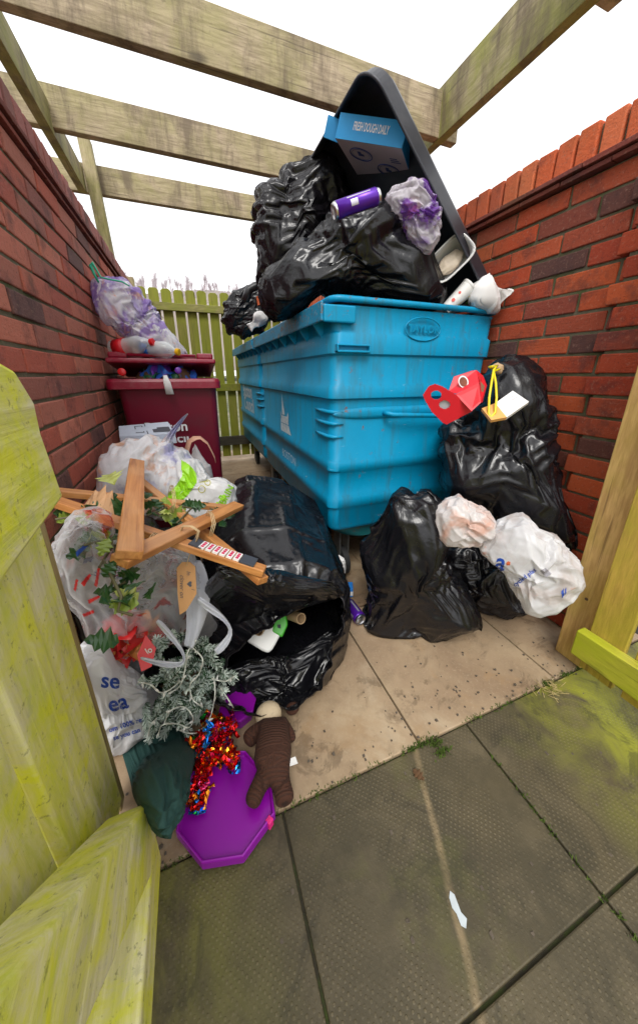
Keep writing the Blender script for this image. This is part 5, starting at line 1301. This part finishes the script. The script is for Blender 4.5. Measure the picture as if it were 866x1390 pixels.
for path in paths:
    P_=[sp(a,b,.0+rg.uniform(-.02,.03)) for a,b in path]; ms.tube(P_,.0028,6)
    for i in range(len(P_)-1):
        for k in range(3):
            c=P_[i].lerp(P_[i+1],rg.random())+Vector((rg.gauss(0,.022),rg.gauss(0,.022),rg.gauss(0,.012))); d=Vector((rg.gauss(0,1),rg.gauss(0,1),rg.gauss(0,.5))); n_=(O-c).normalized()*.8+Vector((rg.gauss(0,.5),rg.gauss(0,.5),rg.gauss(0,.5)))
            q=rg.random(); ml[0 if q<.68 else (1 if q<.9 else 2)].add([],[]); leaf(ml[0 if q<.68 else (1 if q<.9 else 2)],c,d,n_,rg.uniform(.034,.056))
ms.build('stems',plain('holly_stem',(.10,.09,.04),.7,.2,40),t,smooth=True)
for nm,mm,mt in (('dark_leaves',ml[0],HG[0]),('yellow_green_leaves',ml[1],HG[1]),('pale_leaves',ml[2],HG[2])): mm.build(nm,mt,t,smooth=False)
m=MB(); leaf(m,sp(150,647,.02),sp(160,668,.02)-sp(140,625,.02),(O-sp(150,647)),.10); props(m.build('holly_leaf',HG[2]),'large pale yellow holly leaf standing up above the star against the brick wall','leaf')
m=MB(); leaf(m,sp(135,682,.03),sp(150,690,.03)-sp(120,676,.03),(O-sp(135,682)),.11,curl=.5); props(m.build('dead_leaf',plain('dead_leaf_tan',(.45,.26,.13),.7,.2,30)),'curled tan dead leaf beside the left end of the star','leaf')
m=MB(); leaf(m,sp(167,688,.035),sp(178,675,.03)-sp(150,705,.03),(O-sp(167,688)),.085); props(m.build('holly_leaf',HG[0]),'big glossy dark holly leaf left of the upright slat of the star','leaf')
m=MB(); leaf(m,sp(239,700,.0),sp(255,700)-sp(222,700),(O-sp(239,700)),.085); props(m.build('holly_leaf',HG[1]),'broad yellow green holly leaf inside the middle of the star','leaf')

# ---------------- inside the mouth of the open bag
t=empty('plastic_bottle',ony(365,865,1.0),'white plastic bottle with green label in the mouth of the open black bag','plastic bottle')
BW=plain('white_bottle_plastic',(.80,.80,.78),.35,.04,10); BG2=plain('green_label',(.05,.42,.02),.4,.1,20)
pc=ony(366,864,.93); ln=ray(366,864).normalized()
def onb(a,b,o=0.): return onp(a,b,pc+ln*o,ln)
m=MB(); V=[];out_=[(334,866),(341,856),(356,846),(372,836),(386,834),(388,846),(381,862),(370,882),(364,887),(356,884),(343,876),(336,872)]
m.prism([onb(a,b) for a,b in out_],ln*.055); m.build('bottle_wall',BW,t,bevel=.012).modifiers['bevel'].segments=4
m=MB(); m.prism([onb(a,b,-.002) for a,b in ((372,838),(389,835),(391,848),(383,866),(369,858))],ln*.059); m.build('green_label',BG2,t,bevel=.006)
m=MB(); m.obox(onb(379,851,-.0035),RT*.006,UP*.008,ln*.0008); m.build('barcode',DK,t)
def cardtube(label,a,b,r):
    a=Vector(a);b=Vector(b); d=(b-a).normalized(); L_=(b-a).length
    o=MB().lathe(a,d,[(0,r*.85),(0,r),(L_,r),(L_,r*.85),(L_*.1,r*.85)],20).build('cardboard_tube',CRD,smooth=True); o.modifiers.new('e','EDGE_SPLIT'); return props(o,label,'cardboard tube')
cardtube('cardboard tube end at the right of the white bottle in the open bag',ony(392,834,.98),ony(409,840,.90),.019)
cardtube('short cardboard tube lying left of the white bottle in the open bag',ony(361,842,.97),ony(351,857,.90),.017)
t=empty('small_box',onz(470,797,.03),'small blue and white box on the paving above the purple can','box')
c=onz(471,800,.025); MB().obox(c,(.026,-.012,0),(.012,.026,0),(0,0,.024)).build('box_body',plain('small_box_blue',(.02,.20,.62),.45,.1,20),t,bevel=.002)
MB().obox(c+Vector((.0,-.0,-.004)),(.0265,-.0122,0),(.0122,.0265,0),(0,0,.012)).build('white_band',WHT,t,bevel=.001)
crumpled('paper_scrap','white and tan torn packet beside the open black bag on the paving','paper',[(453,768),(459,764),(464,775),(466,786),(460,788),(455,778)],(460,777),onz(460,782,.03),(.3,.6,.5),.02,WHT,22)
crumpled('food_scrap','brown scrap of food on the ground under the front corner of the blue bin','scrap',[(446,727),(455,724),(464,727),(462,733),(450,734)],(455,729),onz(455,732,.02),(.3,.9,.2),.02,CRD,23)

# ---------------- frosted twigs with fairy lights
GN=plain('needle_green',(.045,.115,.05),.7,.4,50); GF=plain('needle_frosted',(.62,.70,.64),.8,.2,50); TWG=plain('twig_brown',(.10,.06,.035),.8,.2,50)
t=empty('frosted_branch',ony(250,960,.80),'artificial fir branch dusted with white frost lying against the open black bag','fir branch')
mg,mf,mt=MB(),MB(),MB(); rg=random.Random(9)
def needle(m,p,d,L_,w_): 
    s_=d.orthogonal().normalized(); s_.rotate(Matrix.Rotation(rg.random()*6.28,3,d)); m.add([p-s_*w_/2,p+s_*w_/2,p+s_*w_*.25+d*L_,p-s_*w_*.25+d*L_],[(0,1,2,3)])
ends=[(225,945),(240,955),(255,935),(268,945),(235,900),(256,915),(278,930),(220,975),(250,975),(270,960),(200,985),(215,960),(205,930),(222,905),(215,880),(240,870),(262,880),(250,900),(275,905),(300,905),(318,918),(305,935),(285,925),(262,925),(240,935),(228,960),(245,985),(265,975),(285,960),(300,950),(272,945),(250,955),(235,915),(290,890),(228,985),(258,1000),(282,985),(210,1000)]
ends=ends+[(a+rg.uniform(-14,14),b+rg.uniform(-14,14)) for a,b in ends]
for k,(ex,ey) in enumerate(ends):
    y0=.80+rg.uniform(-.05,.03); sx_,sy_=ex+rg.uniform(-35,35)*.8+ (245-ex)*.35,ey+rg.uniform(-30,20)+(925-ey)*.35
    a=ony(sx_,sy_,.80+rg.uniform(-.02,.04)); b=ony(ex,ey,y0); a.z=max(a.z,.03); b.z=max(b.z,.03); mid=(a+b)/2+Vector((rg.gauss(0,.015),rg.gauss(0,.015),rg.gauss(0,.015)))
    P_=[a.lerp(mid,q/5).lerp(mid.lerp(b,q/5),q/5) for q in range(6)]; mt.tube(P_,.0013,5)
    fr_=rg.random()
    for q in range(330):
        f=rg.random(); i=min(4,int(f*5)); p=P_[i].lerp(P_[i+1],f*5-i); ax=(P_[i+1]-P_[i]).normalized(); rd=Vector((rg.gauss(0,1),rg.gauss(0,1),rg.gauss(0,1))); rd=(rd-ax*rd.dot(ax)).normalized(); d=(rd+ax*.9).normalized()
        white=rg.random()<(.25+.6*f*(.4+fr_)); needle(mf if white else mg,p,d,rg.uniform(.010,.020),.0034 if white else .0024)
mt.build('twigs',TWG,t); o=mg.build('green_needles',GN,t); o=mf.build('frosted_needles',GF,t)
t=empty('fairy_lights',ony(262,950,.76),'tangled pale wire of fairy lights looped over the frosted branch','fairy lights')
BULB=m_clear('bulb',(.9,.9,.85),.6,.1); WR=plain('pale_wire',(.70,.73,.66),.4,.05,20); m=MB(); mb2=MB()
def spl(pts,per=8):
    o=[];n_=len(pts)
    for i in range(n_-1):
        p0,p1,p2,p3=pts[max(0,i-1)],pts[i],pts[i+1],pts[min(n_-1,i+2)]
        for k in range(per):
            f=k/per; o.append(tuple(.5*((2*p1[q])+(-p0[q]+p2[q])*f+(2*p0[q]-5*p1[q]+4*p2[q]-p3[q])*f*f+(-p0[q]+3*p1[q]-3*p2[q]+p3[q])*f**3) for q in range(2)))
    return o+[pts[-1]]
for pts in ([(266,870),(255,885),(252,905),(245,930),(232,940)],[(188,926),(205,930),(216,940),(228,938),(245,925)],[(215,1000),(220,985),(240,983),(256,988),(262,975),(250,960),(232,965),(222,985)],[(290,920),(292,940),(288,965),(280,985),(270,992)],[(240,990),(258,996),(276,992),(285,975)],[(288,922),(306,925),(318,918)],[(262,880),(275,895),(270,915),(258,930),(262,950),(275,960)],[(200,1003),(205,985),(213,975)],[(300,935),(310,950),(318,963)]):
    q=spl(pts); P_=[ony(a,b,.745+.012*math.sin(i*.5)) for i,(a,b) in enumerate(q)]; m.tube(P_,.0019,6)
    for i in range(3,len(P_),9): d=Vector((rg.gauss(0,1),rg.gauss(0,1),rg.gauss(0,1))).normalized(); MB().lathe(P_[i],d,[(0,.0022),(.006,.0030),(.010,.002),(.013,.0008)],8).build('bulb',BULB,t,smooth=True)
m.build('wire',WR,t,smooth=True)

# ---------------- tinsel, purple lid, tub, toy
def foil(name,col): 
    t_=NT(name); c=t_.coord(); return t_.done(t_.pr(col,.16,t_.bump(t_.noise(c,120,3),.5,.002),Metallic=.92))
FO=[foil('foil_red',(.75,.02,.02)),foil('foil_gold',(.85,.28,.02)),foil('foil_blue',(.02,.22,.75)),foil('foil_green',(.02,.40,.06)),foil('foil_pink',(.75,.05,.20))]
t=empty('foil_tinsel',onz(290,1010,.05),'scrunched red and gold foil tinsel spilling onto the purple lid','tinsel')
ms_=[MB() for _ in FO]; rg=random.Random(21)
blobs=[((285,990),(16,22),.085,60),((300,1010),(16,18),.07,70),((280,1028),(20,16),.06,70),((272,1060),(9,22),.05,55),((265,1085),(6,14),.045,28),((310,1030),(14,10),.055,35),((270,1008),(12,10),.07,25),((312,985),(10,16),.09,30)]
for (c,s_,z_,n_) in blobs:
    for k in range(int(n_*1.5)):
        a=c[0]+rg.gauss(0,.45)*s_[0]; b=c[1]+rg.gauss(0,.45)*s_[1]; p=onz(a,b,z_*rg.uniform(.55,1.15)); d=Vector((rg.gauss(0,1),rg.gauss(0,1),rg.gauss(0,.7))).normalized(); e=d.orthogonal().normalized(); e.rotate(Matrix.Rotation(rg.random()*6.28,3,d)); f_=d.cross(e); L_=rg.uniform(.012,.026); w_=rg.uniform(.006,.013)
        q=rg.random(); mi=0 if q<.5 else 1 if q<.75 else 4 if q<.86 else 2 if q<.94 else 3
        if b<1012 and 275<a<290 and rg.random()<.25: mi=2
        V=[p+d*(i/4-.5)*L_*1.6+e*(j/2-.5)*w_+f_*rg.uniform(-.3,.3)*w_ for i in range(5) for j in range(3)]
        V=[Vector((v.x,v.y,max(v.z,.034))) for v in V]
        ms_[mi].add(V,[(i*3+j,(i+1)*3+j,(i+1)*3+j+1,i*3+j+1) for i in range(4) for j in range(2)])
for nm,mm,mt_ in zip(('red_foil','gold_foil','blue_foil','green_foil','pink_foil'),ms_,FO): mm.build(nm,mt_,t)
PL=plain('purple_plastic',(.27,.004,.36),.30,.06,8,.05,dirt=((.20,.01,.30),8,.4)); 
t=empty('plastic_tray',onz(310,1110,0),'purple octagonal plastic tray lid lying face up on the slabs','tray')
oct_=[(240,1137),(275,1181),(331,1172),(374,1112),(369,1068),(334,1026),(283,1028),(250,1066)]
G0=[onz(a,b,.010) for a,b in oct_]; cG=sum(G0,Vector())/8
def octr(s_,z_): return [Vector((cG.x+(p.x-cG.x)*s_,cG.y+(p.y-cG.y)*s_,z_)) for p in G0]
R_=[(1.0,.008),(1.0,.030),(.985,.034),(.955,.034),(.94,.030),(.93,.022),(.5,.0215),(.02,.0215)]; V=[]
for s_,z_ in R_: V+=octr(s_,z_)
mesh('tray_plate',V,[(i*8+k,i*8+(k+1)%8,(i+1)*8+(k+1)%8,(i+1)*8+k) for i in range(len(R_)-1) for k in range(8)]+[tuple((len(R_)-1)*8+k for k in range(8)),tuple(reversed(range(8)))],PL,t,bevel=.0025)
m=MB(); c=onz(366,1117,.022); m.obox(c,(.006,.004,0),(-.004,.006,0),(0,0,.012)); m.build('tab',plain('pink_tab',(.75,.02,.22),.4),t,bevel=.002)
t=empty('plastic_tub',onz(325,985,0),'purple plastic tub tucked behind the tinsel under the open black bag','plastic tub')
c=onz(326,982,.0)+Vector((.0,.030,0)); MB().lathe(c,(0,0,1),[(0,.045),(.002,.050),(.035,.054)],8).build('tub_wall',PL,t,bevel=.003)
MB().lathe(c+Vector((0,0,.0355)),(0,0,1),[(0,.058),(.008,.059),(.011,.055),(.011,.001)],8).build('tub_rim',PL,t,bevel=.002)

def m_cord():
    t=NT('brown_corduroy'); a=t.n('ShaderNodeAttribute',attribute_name='cord').outputs['Fac']; c=t.coord()
    s_=t.math('SINE',t.math('MULTIPLY',a,760.)); k=t.ramp(s_,[(.25,0),(.8,1)])
    col=t.mix(k,(.060,.020,.010),(.024,.008,.0045)); col=t.mix(t.math('MULTIPLY',t.ramp(s_,[(.9,0),(1,1)]),.35),col,(.16,.065,.035))
    return t.done(t.pr(col,.9,t.bump(t.math('ADD',t.math('MULTIPLY',s_,-.5),t.noise(c,220,3)),.6,.003)))
CORD=m_cord()
t=empty('plush_toy',onz(372,1020,0),'brown corduroy plush toy lying face down across the edge of the purple lid','plush toy')
def skin(name,verts,edges,mat,parent,sub=2,cordaxis=None):
    me=bpy.data.meshes.new(name); me.from_pydata([tuple(v[0]) for v in verts],edges,[]); o=bpy.data.objects.new(name,me); link(o)
    o.modifiers.new('skin','SKIN'); me.skin_vertices[0].data[0].use_root=True
    for i,v in enumerate(verts): me.skin_vertices[0].data[i].radius=(v[1],v[1])
    s_=o.modifiers.new('s','SUBSURF'); s_.levels=sub; s_.render_levels=sub
    dg=bpy.context.evaluated_depsgraph_get(); nm=bpy.data.meshes.new_from_object(o.evaluated_get(dg)); bpy.data.objects.remove(o)
    V=[v.co.copy() for v in nm.vertices]; Fc=[tuple(p.vertices) for p in nm.polygons]; bpy.data.meshes.remove(nm)
    o=mesh(name,V,Fc,mat,parent,True)
    # stripe coordinate runs along the nearest bone
    vals=[]
    for v in V:
        best=None
        for (a,b) in edges:
            A_=Vector(verts[a][0]);B_=Vector(verts[b][0]); d=B_-A_; f=max(0,min(1,(v-A_).dot(d)/d.length_squared)); q=(v-A_-d*f).length-verts[a][1]*(1-f)-verts[b][1]*f
            if best is None or q<best[0]: best=(q,(v-A_).dot(d)/d.length+a*.013)
        vals.append(best[1])
    at=o.data.attributes.new('cord','FLOAT','POINT'); at.data.foreach_set('value',vals); return o
g_=lambda a,b,z_: onz(a,b,z_)
vs=[(g_(372,1046,.062),.046),(g_(371,1026,.066),.056),(g_(371,1006,.064),.053),(g_(372,988,.058),.038),(g_(373,976,.052),.026),
    (g_(358,1056,.058),.026),(g_(347,1076,.050),.021),(g_(340,1097,.052),.024),
    (g_(380,1058,.054),.027),(g_(385,1076,.046),.024),(g_(388,1094,.046),.030),
    (g_(356,992,.062),.026),(g_(342,998,.056),.024),(g_(333,1010,.056),.024),
    (g_(386,986,.050),.022),(g_(394,996,.036),.016),(g_(396,1010,.028),.017)]
ed=[(0,1),(1,2),(2,3),(3,4),(0,5),(5,6),(6,7),(0,8),(8,9),(9,10),(3,11),(11,12),(12,13),(3,14),(14,15),(15,16)]
skin('body',vs,ed,CORD,t)
def ell(name,c,r,mat,par,sc=(1,1,1)):
    P_,T_=icos(4); return mesh(name,P_*np.array(sc)[None]*r+np.array(c)[None],T_,mat,par,True)
hd=ell('head',onz(365,972,.050)+Vector((0,.004,0)),.038,plain('cream_plush',(.62,.50,.34),.9,.08,60,.3),t,(1.05,.95,.9))
ell('ear',onz(397,962,.03),.022,CORD,t,(1,.8,.8))
for sx in (-.018,.018): ell('eye',onz(364,970,.050)+Vector((sx,.035,-.020)),.004,DK,hd)
ell('nose',onz(364,970,.050)+Vector((0,.050,-.030)),.009,plain('toy_nose',(.05,.02,.015),.6),hd)
m=MB(); c=onz(387,1033,.055); m.add([c,c+Vector((.028,-.004,.006)),c+Vector((.030,-.020,.002)),c+Vector((.003,-.016,-.002))],[(0,1,2,3)]); m.build('sewn_label',WHT,t,solid=.001)

# ---------------- bits on the paving
m=MB(); P_=[onz(a,b,.0) for a,b in ((611,1209),(617,1214),(620,1222),(626,1238),(634,1247),(633,1260),(626,1256),(620,1240),(614,1232),(610,1218)) ]; P_=[Vector((p.x,p.y,-.004)) for p in P_]; m.prism(P_,(0,0,.0016)); props(m.build('plastic_scrap',plain('flat_scrap',(.50,.56,.60),.5,.15,60)),'pale grey scrap trodden flat on the dark front slab','scrap')
rg=random.Random(3)
MOS=plain('moss',(.06,.10,.008),.95,.5,90,.5)
m=MB()
def clump(m,c,r,n_):
    for k in range(n_):
        p=Vector(c)+Vector((rg.gauss(0,r),rg.gauss(0,r*.35),0)); d=Vector((rg.gauss(0,.6),rg.gauss(0,.6),1)).normalized(); needle(m,p,d,rg.uniform(.004,.012),.003)
for k in range(90): x=rg.uniform(-.3,1.3); clump(m,(x,.51+rg.gauss(0,.002),-.004),.012,22 if .45<x<.62 or x>1.0 else 7)
for k in range(30): y=rg.uniform(-.1,.5); clump(m,(.697+rg.gauss(0,.002),y,-.008),.004,8)
props(m.build('joint_moss',MOS),kind='stuff')
t=clump(MB(),(0,0,0),.01,1)
m=MB(); clump(m,onz(600,1022,-.004),.014,160); clump(m,onz(592,1010,-.004),.012,120); props(m.build('weed_tuft',MOS),'small green moss tuft growing from the paving joint in the centre','weed')
m=MB(); leaf(m,onz(568,1052,.004),(.4,-1,0),(0,0,1),.035,curl=.1); props(m.build('dead_leaf',plain('brown_leaf',(.10,.05,.02),.8,.3,60)),'small brown dead leaf on the dark slab below the joint','leaf')
DB=plain('grit',(.10,.08,.06),.9,.4,90); m=MB()
for k in range(300):
    x=rg.uniform(-.3,1.35); y=rg.choice([rg.uniform(.52,1.6),.51+abs(rg.gauss(0,.09)),rg.uniform(-.1,.5)]); s_=rg.uniform(.0012,.0035); zz=0 if y>.515 else -.006
    m.box((x-s_,y-s_,zz),(x+s_,y+s_*rg.uniform(.5,1.5),zz+s_),jit=s_*.4)
props(m.build('grit',DB),kind='stuff')
STW=plain('straw',(.45,.35,.15),.8,.2,40); m=MB()
for k in range(34): c=onz(745+rg.gauss(0,7),935+rg.gauss(0,5),.004); d=Vector((rg.gauss(0,1),rg.gauss(0,1),rg.gauss(0,.2))).normalized(); m.tube([c,c+d*.012,c+d*.03+Vector((0,0,.003))],.0008,4)
props(m.build('straw_tuft',STW,smooth=True),'wisp of dry straw on the joint near the right gate post','straw')

# ---------------- hillside wood beyond the fence
def m_hill():
    t=NT('hill'); c=t.pos(); n=t.noise(c,.15,5,.6); return t.done(t.pr(t.ramp(n,[(.4,(.20,.17,.15)),(.6,(.26,.22,.18))]),.95))
V=[];NX=60
for i in range(NX+1):
    x=-90+i*4.0
    for j in range(5): V.append((x,60+j*14,-.5+(0,11,17.,21,23)[j]+1.6*math.sin(x*.06+1)+.7*math.sin(x*.17)))
props(mesh('hill',V,[(i*5+j,(i+1)*5+j,(i+1)*5+j+1,i*5+j+1) for i in range(NX) for j in range(4)],m_hill(),smooth=True),kind='structure')
TRE=plain('hazy_bare_wood',(.48,.42,.44),.9,.2,.4); m=MB(); rg=random.Random(77)  # pale mist over the trees is mixed into this wood colour
for k in range(520):
    x=rg.uniform(-45,40); y=rg.uniform(74,104); z0=8.0+ (y-74)*.44+1.6*math.sin(x*.06+1); hgt=rg.choice([rg.uniform(2.2,4),rg.uniform(3.5,6.5)])
    m.bar((x,y,z0),(x+rg.gauss(0,.3),y,z0+hgt*.6),.22,.22,(1,0,0))
    for q in range(46):
        a=rg.random()*6.28; el=rg.uniform(.1,1.4); L_=rg.uniform(.6,1.5)*hgt*.33; b=Vector((x,y,z0+hgt*rg.uniform(.3,.62))); d=Vector((math.cos(a)*math.cos(el),math.sin(a)*math.cos(el),math.sin(el))); e=d.orthogonal().normalized(); w_=rg.uniform(.02,.06)
        m.add([b-e*w_,b+e*w_,b+d*L_],[(0,1,2)])
props(m.build('distant_woodland',TRE),kind='stuff')
